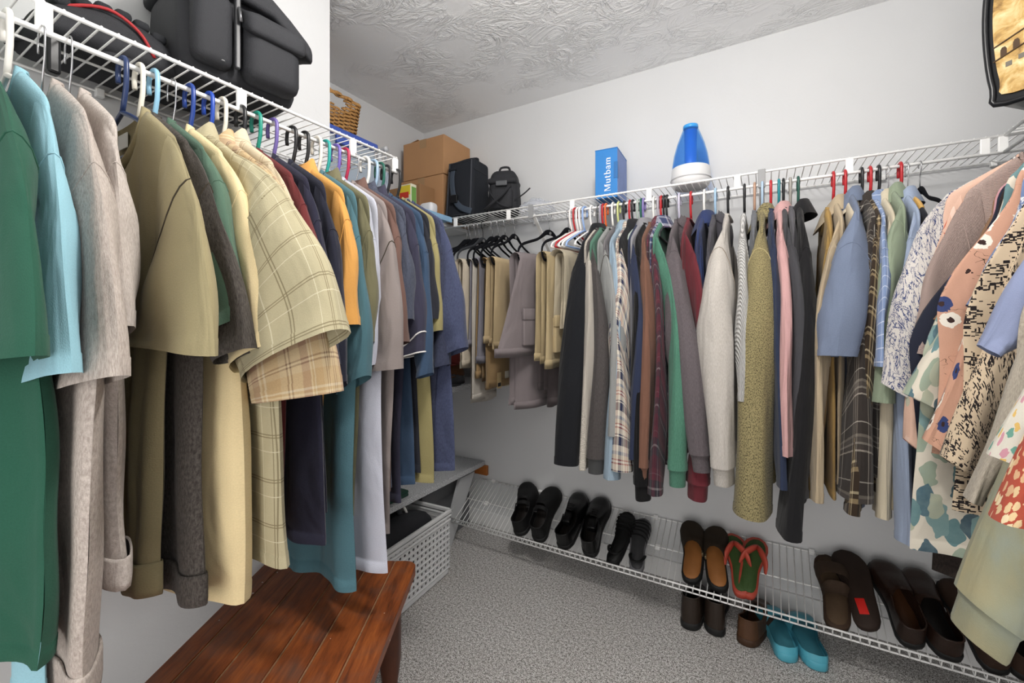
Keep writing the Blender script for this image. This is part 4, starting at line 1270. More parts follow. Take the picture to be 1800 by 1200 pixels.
# ------------------------------------------------------------------ bench
def m_bench(seed):
    t = NT('worn_mahogany_plank_%d' % seed)
    t.val('Roughness', .45); t.val('Coat Weight', .12); t.val('Coat Roughness', .25)
    v = t.coord('Object', scale=(9, 1.0, 9), loc=(seed * 3.1, seed * 1.7, 0))
    g = t.noise(v, 6, 6, .7, .3)
    col = t.ramp(g, [(.3, lin('#4e2410')), (.5, lin('#80421c')), (.66, lin('#9a5526')), (.85, lin('#ad6c36'))])
    w = t.noise(t.coord('Object', loc=(seed, 0, 0)), 9, 4, .6)
    col = t.mix(t.ramp(w, [(.5, 0.0), (.75, .45)]), col, lin('#5d5048'))
    sp = t.noise(t.coord('Object', loc=(seed * 2, 1, 0)), 60, 1)
    col = t.mix(t.math('GREATER_THAN', sp, .80), col, lin('#d8d2c8'))
    t.base(col)
    t.normal(t.bump(g, .12, .004))
    return t.m
bz = .45
far = 1.407
# camera-forward aligned planks: bench axis along (-sin, cos) of the yaw
bench = thing('wooden_bench', 'worn reddish brown plank bench under the shirts', 'bench', (0, 0, 0), (0, 0, YAW))
bx1 = -.217 * far          # right edge (local x)
bx0 = -.565 * far
edges = [bx0, bx0 + .062, bx0 + .155, bx0 + .255, bx0 + .335, bx0 + .417, bx1]
y0b, y1b = .12, far
for i in range(len(edges) - 1):
    a, b = edges[i] + .0016, edges[i + 1] - .0016
    m = MB()
    pts = [(a, y0b), (b, y0b), (b, y1b), (a, y1b)]
    rc = .035
    if i == len(edges) - 2:
        pts = [(a, y0b), (b, y0b)] + [(b - rc + rc * math.cos(q), y1b - rc + rc * math.sin(q)) for q in [PI / 2 * k / 6 for k in range(7)]] + [(a, y1b)]
    bm = bmesh.new()
    vs = [bm.verts.new((x, y, bz - .028)) for x, y in pts]
    fc = bm.faces.new(vs)
    ex = bmesh.ops.extrude_face_region(bm, geom=[fc])
    for v_ in ex['geom']:
        if isinstance(v_, bmesh.types.BMVert):
            v_.co.z = bz
    bmesh.ops.recalc_face_normals(bm, faces=bm.faces[:])
    top = [e for e in bm.edges if all(abs(v_.co.z - bz) < 1e-5 for v_ in e.verts)]
    bmesh.ops.bevel(bm, geom=top, offset=.002, segments=2, affect='EDGES')
    me_ = bpy.data.meshes.new('plank'); bm.to_mesh(me_); bm.free()
    me_.materials.append(m_bench(i))
    link(bpy.data.objects.new('plank', me_), bench)
bw = simple('bench_dark_wood', '#4a2412', .45, noise=.2)
# breadboard strips, worn pale joints, aprons, legs
for i in range(1, len(edges) - 1):
    MB().box((edges[i] - .0017, y0b, bz - .02), (edges[i] + .0017, y1b - .003, bz - .0012), None).build('joint', simple('worn_joint', '#86664a', .8, noise=.5, nscale=70), bench)
for a, b in (((bx0 + .05, y0b + .06, bz - .1), (bx0 + .07, y1b - .08, bz - .028)), ((bx1 - .07, y0b + .06, bz - .1), (bx1 - .05, y1b - .08, bz - .028)),
             ((bx0 + .05, y1b - .1, bz - .1), (bx1 - .05, y1b - .08, bz - .028)), ((bx0 + .05, y0b + .06, bz - .1), (bx1 - .05, y0b + .08, bz - .028))):
    MB().rbox(a, b, .003).build('apron', bw, bench)
for x in (bx0 + .065, bx1 - .065):
    for y in (y0b + .07, y1b - .09):
        MB().lathe([(.026, 0), (.022, .02), (.026, .1), (.02, .12), (.03, .2), (.03, bz - .1), (.03, bz - .03)], 12, (x, y, 0), sq=4).build('leg', bw, bench, True)

off_ = Vector(((bx0 + bx1) / 2, (y0b + y1b) / 2, 0))
for c_ in bench.children:
    c_.location = Vector(c_.location) - off_
bench.location = Matrix.Rotation(YAW, 3, 'Z') @ off_
# ------------------------------------------------------------------ white perforated basket
WP = simple('white_basket_plastic', '#d9dadb', .4)
bk = thing('laundry_basket', 'white perforated plastic basket on the carpet below the alcove', 'basket', (-1.325, 1.665, 0), (0, 0, R(3)))
BL, BW, BH = .50, .36, .315      # length along -y, width along -x, height
def perforated(w, h, cell=.0265, hole=.0068):
    """panel in local x (0..w), z (0..h) with real round holes, two skins"""
    m = MB()
    nx, nz = max(2, int(w / cell)), max(2, int(h / cell))
    cx, cz = w / nx, h / nz
    for y in (0, .003):
        for i in range(nx):
            for j in range(nz):
                x0, z0 = i * cx, j * cz
                xc, zc = x0 + cx / 2, z0 + cz / 2
                sq = [(x0 + cx, zc), (x0 + cx, z0 + cz), (xc, z0 + cz), (x0, z0 + cz), (x0, zc), (x0, z0), (xc, z0), (x0 + cx, z0)]
                ho = [(xc + hole * math.cos(k * PI / 4), zc + hole * math.sin(k * PI / 4)) for k in range(8)]
                v = [(a, y, b) for a, b in sq] + [(a, y, b) for a, b in ho]
                m.add(v, [(k, (k + 1) % 8, 8 + (k + 1) % 8, 8 + k) for k in range(8)])
    return m
hz = BH - .07
def side(w, name, loc, rot):
    o = perforated(w, hz).build(name, WP, bk)
    o.location = loc; o.rotation_euler = rot
    nrib = max(2, int(hz / .0265)); ch_ = hz / nrib
    for k in range(nrib + 1):
        r = MB().rbox((.0, -.0035, k * ch_ - .0018), (w, .0015, k * ch_ + .0018), .0012).build('rib', WP, bk)
        r.location = loc; r.rotation_euler = rot
side(BL, 'side_panel', (0, -BL, .035), (0, 0, R(90)))
side(BL, 'side_panel', (-BW, 0, .035), (0, 0, R(-90)))
side(BW, 'end_panel', (-BW, -BL, .035), (0, 0, 0))
side(BW, 'end_panel', (0, 0, .035), (0, 0, R(180)))
MB().rbox((-BW, -BL, 0), (0, 0, .036), .012, 3).build('base', WP, bk)
def rim(z0, z1, t, name):
    m = MB()
    m.rbox((-BW - t, -BL - t, z0), (-BW + .004, t, z1), .004).rbox((-.004, -BL - t, z0), (t, t, z1), .004)
    m.rbox((-BW - t, -BL - t, z0), (t, -BL + .004, z1), .004).rbox((-BW - t, -.004, z0), (t, t, z1), .004)
    m.build(name, WP, bk)
rim(BH - .036, BH - .024, .008, 'rim_ridge'); rim(BH - .018, BH, .011, 'rim'); rim(BH - .058, BH - .046, .006, 'rim_ridge')
BLK = simple('black_cordura', '#2b2c30', .7, spec=.35, bump=.5, bscale=700)
bgb = thing('folded_bag', 'black folded bag with white cord stuffed in the plastic basket', 'bag', (-1.50, 1.355, .04), (0, 0, R(3)))
def warpbag(c):
    return (c.x, c.y, c.z + .02 * math.sin(c.x * 18) * (c.z > .1) + .015 * math.sin(c.y * 14))
MB().rbox((-.155, -.17, 0), (.155, .25, .26), .05, 3, fn=warpbag).build('bag_body', BLK, bgb, True)
MB().tube(smoothpath([(-.08, .08, .30), (-.02, .12, .35), (.03, .14, .33), (.07, .15, .26)], 5), .007, 8, ry=.5).build('cord', simple('white_cord', '#d6d4d0', .7), bgb, True)
MB().tube(smoothpath([(-.10, -.05, .30), (-.06, .03, .37), (.0, .09, .36), (.05, .12, .28)], 5), .012, 8, ry=.3).build('strap', BLK, bgb, True)

# grey box and slanted panel below the lowest shelf
GREY = simple('grey_painted_board', '#8b8d90', .5)
gb = thing('storage_box', 'flat grey storage box standing under the lowest alcove shelf', 'box', (XA + .03, 1.72, 0))
MB().rbox((0, 0, 0), (.36, .42, .30), .004).build('box_body', simple('dim_grey_box', '#6d6f72', .5), gb)
MB().rbox((-.003, -.003, .24), (.363, .423, .305), .004).build('box_lid', simple('dim_grey_box', '#6d6f72', .5), gb)
sp_ = thing('support_panel', 'pale grey slanted panel under the end of the lowest shelf', 'panel', (-1.50, 1.80, 0))
m = MB()
pts = [(0, 0), (.085, 0), (.30, .36 - .022), (.16, .36 - .022)]
m.prism(pts, .018, Matrix.Translation((0, 0, 0)) @ Matrix(((0, 0, 1, 0), (1, 0, 0, 0), (0, 1, 0, 0), (0, 0, 0, 1))))
m.build('panel_board', simple('pale_grey_panel', '#b8babc', .5), sp_)
gf = thing('folded_cloth', 'dark green folded cloth on the lowest speckled shelf', 'cloth', (-1.60, 1.42, .386))
for k in range(2):
    MB().rbox((-.12, -.13, k * .014), (.12, .13, k * .014 + .015), .006, 3).build('fold', tee('dark_green_fold', '#163f33'), gf, True)

# ------------------------------------------------------------------ middle alcove shelves
cbin = thing('clear_bin', 'clear plastic bin with round tape rolls on the middle alcove shelf', 'bin', (-1.62, 1.93, 1.326))
CLEAR = film('clear_plastic', '#e8efef', .25)
m = MB().rbox((-.14, -.12, 0), (.14, .12, .004), .002)
for a, b in (((-.14, -.12, 0), (-.137, .12, .13)), ((.137, -.12, 0), (.14, .12, .13)), ((-.14, -.12, 0), (.14, -.117, .13)), ((-.14, .117, 0), (.14, .12, .13))):
    m.box(a, b)
m.build('bin_walls', CLEAR, cbin)
MB().rbox((-.147, -.127, .13), (.147, .127, .145), .004).build('bin_lid', simple('white_lid', '#dfe3e3', .4), cbin)
tr1 = MB().lathe([(.022, -.012), (.045, -.012), (.045, .012), (.022, .012), (.022, -.012)], 24, cap=False).build('tape_roll', simple('tape_olive', '#6a7a44', .5), None, True)
tr1.location = (-1.54, 1.86, 1.376); tr1.rotation_euler = (R(80), 0, R(20)); tag(tr1, 'olive tape roll standing inside the clear plastic bin', 'tape roll')
bt = thing('blue_tub', 'small bright blue tub on top of the clear plastic bin', 'tub', (-1.535, 1.90, 1.472))
MB().lathe([(.045, 0), (.055, .05), (.058, .052), (.058, .058), (.052, .058), (.044, .004)], 20, sq=4).build('tub_body', simple('bright_blue', '#4aa6cf', .4), bt, True)
# pile of caps
caps = thing('baseball_cap', 'rust red baseball cap on top of the cap pile', 'cap', (-1.535, 1.90, .99), (0, 0, R(20)), 'caps piled on the alcove shelf')
def cap(root, col, brim):
    prof = [(.092 * math.cos(a), .10 * math.sin(a)) for a in [PI / 2 * k / 8 for k in range(9)]]
    MB().lathe(prof, 20).build('crown', tee('cap_' + col.lstrip('#'), col), root, True)
    pts = [(.085 * math.sin(a), -.06 - .10 * math.cos(a)) for a in [(-80 + 160 * k / 14) * PI / 180 for k in range(15)]]
    MB().prism(pts, .005).build('brim', tee('cap_' + brim.lstrip('#'), brim), root)
    MB().lathe([(.008, .098), (.006, .104), (.001, .105)], 10).build('button', tee('cap_' + brim.lstrip('#'), brim), root, True)
cap(caps, '#8a2f2a', '#8a2f2a')
c2 = thing('baseball_cap', 'brown baseball cap under the rust red cap', 'cap', (-1.53, 1.91, .925), (0, 0, R(12)), 'caps piled on the alcove shelf')
cap(c2, '#6a4426', '#5a3a22')
c3 = thing('baseball_cap', 'grey baseball cap lowest in the pile on the alcove shelf', 'cap', (-1.52, 1.90, .884), (0, 0, R(28)), 'caps piled on the alcove shelf')
cap(c3, '#55565a', '#4a4b4f')
rw = thing('rolled_paper', 'pale rolled paper leaning behind the caps', 'paper roll', (-1.60, 2.06, .885))
MB().tube([(0, 0, 0.0), (.10, -.02, .32)], .028, 16).build('roll', simple('beige_paper', '#b89a80', .8), rw, True)
drk = MB().rbox((-1.88, 1.50, .884), (-1.66, 2.10, 1.24), .01).build('dark_box', simple('dark_brown_card', '#3a2a22', .8, noise=.1))
tag(drk, 'dark brown box at the back of the cap shelf', 'box')
# ------------------------------------------------------------------ shoes
OS = np.array([0, .015, .05, .12, .25, .42, .58, .70, .82, .91, .97, 1.0])
OW = np.array([0, .17, .27, .345, .36, .355, .42, .48, .48, .39, .235, 0.0])
def foot(W, L, n=40, mirror=1, pinch=0.0, point=1.0):
    s = .5 - .5 * np.cos(np.linspace(0, PI, n))
    w = np.interp(s, OS, OW) * W
    cx = .035 * W * np.sin((s - .1) * PI) * 3.0 * mirror + .10 * W * np.clip(s - .55, 0, 1) * -mirror
    return s, w, cx
def sole_mesh(m, L, W, z0, z1, mirror=1, grow=0.0, bev=.004, heel=0.0):
    s, w, cx = foot(W, L, 36, mirror)
    left_ = [(cx[i] - w[i] - grow, (s[i] - .5) * (L + 2 * grow)) for i in range(len(s))]
    right_ = [(cx[i] + w[i] + grow, (s[i] - .5) * (L + 2 * grow)) for i in range(len(s))]
    loop = right_ + left_[-2:0:-1]
    n = len(loop)
    def ring(sc, z):
        out = []
        for x, y in loop:
            zz = z
            out.append((x * sc, y * (1 - (1 - sc) * .4), zz))
        return out
    rows = [ring(.94, z0), ring(1, z0 + bev), ring(1, z1 - bev), ring(.96, z1)]
    V = [p for r in rows for p in r]
    F = gridfaces(4, n, True)
    F.append(tuple(range(n - 1, -1, -1))); F.append(tuple(3 * n + i for i in range(n)))
    m.add(V, F)
    return m
def arch_mesh(m, L, W, s0, s1, z, hfun, mirror=1, n=18, k=13, over=.002, square=.75, cut=None):
    """closed upper from s0 to s1 (toe); cut=(depth) makes the throat edge curved"""
    ss = np.linspace(0, 1, n)
    V = []
    for q in ss:
        for j in range(k):
            th = PI * j / (k - 1)
            side_ = abs(math.cos(th))
            st = s0 - (cut * side_ ** 1.5 if cut else 0)
            s = st + (s1 - st) * q
            w = float(np.interp(s, OS, OW)) * W + over
            cx = .035 * W * math.sin((s - .1) * PI) * 3.0 * mirror + .10 * W * max(0, s - .55) * -mirror
            h = hfun(s)
            c_, s_ = math.cos(th), math.sin(th)
            V.append((cx + w * math.copysign(abs(c_) ** square, c_), (s - .5) * L, z + h * abs(s_) ** .8))
    m.add(V, gridfaces(n, k))
    return m
def wall_mesh(m, L, W, s1, z, hfun, mirror=1, lean=.88, over=.002, n=26):
    """heel counter and quarters: open topped wall from s1 round the heel to s1"""
    sl_ = np.concatenate([np.linspace(s1, .0, n) ** 1.0])
    pts = []
    for s in sl_:
        w = float(np.interp(s, OS, OW)) * W + over
        cx = .035 * W * math.sin((s - .1) * PI) * 3.0 * mirror
        pts.append((s, cx + w, cx, 1))
    for s in sl_[::-1][1:]:
        w = float(np.interp(s, OS, OW)) * W + over
        cx = .035 * W * math.sin((s - .1) * PI) * 3.0 * mirror
        pts.append((s, cx - w, cx, -1))
    rows = 6
    V = []
    for r in range(rows):
        q = r / (rows - 1)
        for s, x, cx, sd in pts:
            h = hfun(s)
            sc = 1 + (lean - 1) * q ** 1.5 + .03 * math.sin(q * PI)
            yy = (s - .5) * L
            if s < .12:
                yy += (.12 - s) * L * .25 * q
            V.append((cx + (x - cx) * sc, yy, z + h * q))
    m.add(V, gridfaces(rows, len(pts)))
    # rolled collar edge
    return m, [V[(rows - 1) * len(pts) + i] for i in range(len(pts))]
def ip(xs, ys):
    return lambda s: float(np.interp(s, xs, ys))

def leather(nm, col, rough=.42, bump=.25):
    return simple('leather_' + nm, col, rough, spec=.4, noise=.15, nscale=25, bump=bump, bscale=160)
RUB = simple('black_rubber_sole', '#141414', .7)
def shoe(label, kind, mats, X, sl, yaw, group, mirror=1, L=.275, W=.1, on_rack=True, loc=None, roll=0.0):
    """sl: distance of the shoe centre up the rack slope"""
    if on_rack:
        base = Matrix.Translation((X, RK_Y0 + sl * math.cos(RK_A), RK_Z0 + sl * math.sin(RK_A))) @ Matrix.Rotation(RK_A, 4, 'X') @ Matrix.Translation((0, 0, .006)) @ Matrix.Rotation(yaw, 4, 'Z') @ Matrix.Rotation(roll, 4, 'Y')
    else:
        base = Matrix.Translation(loc) @ Matrix.Rotation(yaw, 4, 'Z') @ Matrix.Rotation(roll, 4, 'Y')
    names = {'loafer': 'loafer', 'oxford': 'lace_up_shoe', 'strap': 'strap_shoe', 'clog': 'clog', 'flip': 'flip_flop', 'slide': 'slide_sandal', 'pool': 'pool_slide', 'wedge': 'strappy_sandal', 'boot': 'ankle_shoe'}
    cats = {'loafer': 'shoe', 'oxford': 'shoe', 'strap': 'shoe', 'clog': 'clog', 'flip': 'sandal', 'slide': 'sandal', 'pool': 'sandal', 'wedge': 'sandal', 'boot': 'shoe'}
    g = thing(names[kind], label, cats[kind], group=group)
    g.matrix_world = base
    up, so, ins = mats
    if kind in ('loafer', 'oxford', 'strap', 'boot'):
        sole_mesh(MB(), L, W, 0, .026, mirror, .004).build('sole', so, g, True)
        h = ip([0, .4, .5, .62, .75, .9, .96, 1.0], [.07, .075, .078, .068, .052, .042, .032, .006])
        arch_mesh(MB(), L, W, .50, .995, .022, h, mirror, cut=.14).build('vamp', up, g, True)
        hq = ip([0, .1, .3, .45], [.072, .070, .052, .064]) if kind != 'boot' else ip([0, .1, .3, .45], [.1, .1, .09, .085])
        mm, edge = wall_mesh(MB(), L, W, .42, .022, hq, mirror)
        mm.build('quarter', up, g, True)
        MB().tube(edge, .0028, 6).build('collar', up, g, True)
        sole_mesh(MB(), L * .92, W * .84, .024, .030, mirror).build('insole', ins, g, True)
        arch_mesh(MB(), L, W, .47, .52, .024, lambda s: h(s) + .004, mirror, n=3).build('throat_band', up, g, True)
        if kind == 'oxford':
            lc = MB()
            for k in range(4):
                s = .47 + k * .045
                hh = .022 + h(s) + .004
                lc.tube([(-.016, (s - .5) * L, hh - .004), (0, (s - .497) * L, hh + .001), (.016, (s - .5) * L, hh - .004)], .0022, 6)
            lc.build('laces', RUB, g, True)
            MB().rbox((-.02, -.07, .06), (.02, -.01, .094), .006, 2).build('tongue', up, g, True)
        if kind == 'strap':
            st_ = arch_mesh(MB(), L, W, .36, .43, .022, lambda s: .082, mirror, n=3, over=.005).build('strap', up, g, True)
            MB().rbox((.038 * mirror - .01, -.045, .07), (.038 * mirror + .01, -.018, .078), .003).build('buckle', simple('dull_buckle', '#4a4a4c', .35, metal=.8), st_)
    elif kind == 'clog':
        sole_mesh(MB(), L, W, 0, .030, mirror, .003).build('sole', so, g, True)
        sole_mesh(MB(), L * .955, W * .90, .028, .034, mirror).build('insole', ins, g, True)
        h = ip([.4, .5, .62, .75, .9, .96, 1.0], [.075, .077, .068, .054, .044, .034, .006])
        arch_mesh(MB(), L, W, .52, .995, .022, h, mirror, cut=.10).build('vamp', up, g, True)
        arch_mesh(MB(), L, W, .47, .535, .024, lambda s: h(s) + .004, mirror, n=3, cut=.08).build('throat_band', up, g, True)
        MB().rbox((.045 * mirror - .004, -.03, .035), (.045 * mirror + .004, -.012, .055), .003).build('buckle', simple('dull_brass', '#b8aa8a', .35, metal=.8), g)
    elif kind == 'flip':
        sole_mesh(MB(), L, W, 0, .030, mirror, .004).build('sole', so, g, True)
        sole_mesh(MB(), L * .93, W * .86, .028, .034, mirror).build('insole', ins, g, True)
        for sd in (-1, 1):
            p = smoothpath([(0, L * .30, .034), (sd * .012, L * .20, .062), (sd * .036, L * .06, .06), (sd * .046, -L * .06, .03)], 6)
            rr = [.007 + .012 * math.sin(PI * i / (len(p) - 1)) for i in range(len(p))]
            MB().tube(p, rr, 10, ry=.45, up=(0, 0, 1)).build('strap', up, g, True)
        MB().tube([(0, L * .30, .02), (0, L * .30, .05)], .006, 8).build('toe_post', up, g, True)
    elif kind in ('slide', 'pool'):
        th_ = .026 if kind == 'slide' else .030
        sole_mesh(MB(), L, W, 0, th_, mirror, .003).build('sole', so, g, True)
        if kind == 'pool':
            mm, edge = wall_mesh(MB(), L, W, .75, th_ - .006, ip([0, .3, .75], [.026, .022, .02]), mirror, lean=.96, over=.004)
            mm.build('rim', so, g, True)
        sole_mesh(MB(), L * .93, W * .86, th_ - .002, th_ + .003, mirror).build('insole', ins, g, True)
        h = ip([.4, .5, .65, .8, .9], [.05, .07, .072, .058, .04])
        if kind == 'pool':
            arch_mesh(MB(), L, W, .50, .86, .015, h, mirror, n=10, over=.004).build('strap', up, g, True)
        else:
            arch_mesh(MB(), L, W, .60, .80, .012, h, mirror, n=6, over=.004).build('strap', up, g, True)
            arch_mesh(MB(), L, W, .36, .50, .012, h, mirror, n=6, over=.004).build('strap', up, g, True)
    elif kind == 'wedge':
        m = MB()
        sole_mesh(m, L, W * .92, 0, .02, mirror, .001).build('sole', so, g, True)
        sole_mesh(MB(), L * .93, W * .8, .019, .023, mirror).build('insole', ins, g, True)
        MB().rbox((-.03, -L / 2 + .005, -.002), (.03, -L / 2 + .075, .018), .012, 3).build('heel', so, g, True)
        h = ip([.4, .6, .75, .9], [.05, .058, .05, .036])
        for k in range(5):
            s = .52 + k * .075
            arch_mesh(MB(), L, W * .92, s, s + .032, .012, lambda q, s=s: h(s) + .003 * (k % 2), mirror, n=3, over=.002).build('strap', up, g, True)
        p = [(-.030, -.055, .018), (-.031, -.075, .034), (-.02, -.098, .042), (0, -.105, .044), (.02, -.098, .042), (.031, -.075, .034), (.030, -.055, .018)]
        MB().tube(smoothpath(p, 4), .003, 6, ry=2.2).build('heel_strap', up, g, True)
    return g
BL1, BL2 = leather('black_shiny', '#0f0f10', .3), leather('black_matt', '#0d0d0e', .65)
DB, DB2 = leather('dark_brown', '#2c1d16', .4), leather('brown_nubuck', '#35241a', .8)
IN_D, IN_T = leather('insole_dark', '#1a1614', .6), leather('insole_tan', '#9a6434', .6, .1)
OLB = leather('olive_suede', '#2f2418', .85)
def XU(u, v, sl):
    """x on the rack for a pixel, at slope distance sl"""
    return atY(u, v, RK_Y0 + sl * math.cos(RK_A)).x
G1 = 'shoes on the slanted rack'
sl0 = .175
shoe('black strap shoe leftmost on the slanted rack', 'strap', (BL2, RUB, IN_D), XU(924, 895, sl0), sl0, R(17), G1, 1, .31, .112)
shoe('black strap shoe second from left, plain toe, on the rack', 'strap', (BL2, RUB, IN_D), XU(963, 900, sl0), sl0, R(5), G1, -1, .31, .112)
shoe('black lace up shoe left of its pair on the rack', 'oxford', (BL1, RUB, IN_D), XU(1008, 912, sl0), sl0, R(2), G1, 1, .31, .108)
shoe('black lace up shoe right of its pair on the rack', 'oxford', (BL1, RUB, IN_D), XU(1050, 918, sl0), sl0, R(3), G1, -1, .31, .108)
shoe('black strappy sandal showing its printed insole', 'wedge', (BL2, BL2, leather('insole_black_print', '#121212', .5)), XU(1092, 945, .15), .15, R(-2), G1, 1, .28, .10)
shoe('black strappy sandal with silver grey sole beside it', 'wedge', (BL2, leather('grey_sole', '#6d6d70', .5), leather('insole_grey', '#3a3a3c', .5)), XU(1126, 955, .14), .14, R(4), G1, -1, .27, .098)
shoe('brown corduroy clog on the left of its pair', 'clog', (OLB, RUB, IN_T), XU(1216, 985, .165), .165, R(7), G1, 1, .275, .105)
shoe('brown corduroy clog beside the coral flip flop', 'clog', (OLB, RUB, IN_T), XU(1262, 990, .165), .165, R(5), G1, -1, .275, .105)
CORAL = simple('coral_foam', '#c0503f', .5); GRN = simple('green_footbed', '#3f5a2c', .7, bump=.3)
shoe('coral flip flop with green footbed leaning left', 'flip', (CORAL, CORAL, GRN), XU(1296, 1000, .16), .16, R(12), G1, 1, .26, .088)
shoe('coral flip flop with green footbed leaning right', 'flip', (CORAL, CORAL, GRN), XU(1322, 1002, .16), .166, R(-9), G1, -1, .26, .088, roll=R(8))
SUED = leather('brown_suede', '#3d2e22', .85)
shoe('brown suede slide sandal lying upright under its mate', 'slide', (SUED, leather('brown_sole', '#3a2a1e', .8), leather('insole_suede', '#4e3d2c', .85)), XU(1462, 1055, .15), .15, R(2), G1, 1, .28, .105)
# mate lies upside down showing its sole with a red label
sl_ = shoe('brown slide sandal turned over showing its red sole label', 'slide', (SUED, leather('dark_sole', '#2a1d16', .75), leather('insole_suede', '#4e3d2c', .85)), 0, 0, 0, G1, -1, .285, .105)
sl_.matrix_world = Matrix.Translation((XU(1500, 1060, .16), RK_Y0 + .165 * math.cos(RK_A), RK_Z0 + .165 * math.sin(RK_A))) @ Matrix.Rotation(RK_A, 4, 'X') @ Matrix.Translation((0, 0, .062)) @ Matrix.Rotation(R(9), 4, 'Z') @ Matrix.Rotation(R(168), 4, 'Y')
MB().rbox((-.014, -.10, -.0012), (.014, -.045, .0), .0005).build('sole_label', simple('red_label', '#d02018', .5), sl_)
shoe('dark brown leather loafer left of its pair', 'loafer', (DB, RUB, leather('insole_brown', '#4a2e1c', .5)), XU(1572, 1075, .17), .17, R(10), G1, 1, .29, .108)
shoe('dark brown leather loafer right of its pair', 'loafer', (DB, RUB, IN_D), XU(1632, 1090, .165), .165, R(8), G1, -1, .29, .108)
shoe('dark brown nubuck shoe half hidden by the sage sweatshirt', 'loafer', (DB2, RUB, IN_D), XU(1705, 1110, .16), .16, R(12), G1, 1, .28, .105)
shoe('dark brown nubuck shoe farthest right on the rack', 'loafer', (DB2, RUB, IN_D), XU(1765, 1125, .165), .165, R(4), G1, -1, .28, .105)
G2 = 'shoes on the carpet under the rack'
def floor_shoe(u, v, z=0.0):
    return atZ(u, v, z)
BRB = leather('brown_black', '#2a211b', .4)
for lab, kind, mats, u, v, yaw, mir, L in (
        ('dark brown ankle shoe with heel out, leftmost under the rack', 'boot', (BRB, RUB, IN_D), 1212, 1108, R(2), 1, .27),
        ('dark brown ankle shoe with heel out, second under the rack', 'boot', (BRB, RUB, IN_D), 1256, 1118, R(2), -1, .27),
        ('tan brown shoe with heel out beside the turquoise slides', 'loafer', (leather('tan_brown', '#4f3522', .45), leather('tan_sole', '#3f2a1b', .6), leather('insole_tanb', '#5a3a22', .6)), 1310, 1136, R(-12), 1, .27)):
    p = floor_shoe(u, v)
    dr = Vector((-math.sin(yaw), math.cos(yaw), 0)) * (L / 2)
    shoe(lab, kind, mats, 0, 0, yaw, G2, mir, L, .10, False, (p.x + dr.x, p.y + dr.y, 0.001))
TQ = simple('turquoise_foam', '#55aabf', .45); TQI = simple('turquoise_footbed', '#4790a2', .6, bump=.3)
for lab, u, v, yaw, mir in (('turquoise foam slide sandal on the left, half under the rack', 1388, 1166, R(18), 1), ('turquoise foam slide sandal on the right, half under the rack', 1437, 1180, R(8), -1)):
    p = floor_shoe(u, v)
    L = .27
    dr = Vector((-math.sin(yaw), math.cos(yaw), 0)) * (L / 2)
    shoe(lab, 'pool', (TQ, TQ, TQI), 0, 0, yaw, G2, mir, L, .105, False, (p.x + dr.x, p.y + dr.y, 0.001))

# ------------------------------------------------------------------ things on the back shelf
SHT = DECK + .0055
mb_ = thing('product_box', 'blue cardboard product box with white lettering on the back shelf', 'box', (-.632, 2.02, SHT), (0, 0, R(3)))
BLUE, BLUE2 = simple('blue_card', '#2a7cc4', .5, noise=.04), simple('blue_photo_card', '#6f86bd', .5, noise=.2, nscale=14)
bw_, bd_, bh_ = .102, .19, .222
MB().rbox((-bw_ / 2, -bd_ / 2, 0), (bw_ / 2, bd_ / 2, bh_), .0015).build('carton', BLUE, mb_)
MB().box((bw_ / 2 - .0002, -bd_ / 2 + .004, .002), (bw_ / 2 + .0006, bd_ / 2 - .002, bh_ - .003)).build('printed_side', BLUE2, mb_)
MB().rbox((bw_ / 2 - .016, -bd_ / 2 - .0012, .085), (bw_ / 2 + .0015, -bd_ / 2 + .012, .16), .001).build('side_tab', simple('blue_tab', '#2468a8', .5), mb_)
MB().box((-bw_ / 2 - .001, -bd_ / 2 - .001, bh_), (bw_ / 2 + .001, bd_ / 2 + .001, bh_ + .0025)).build('top_flap', BLUE, mb_)
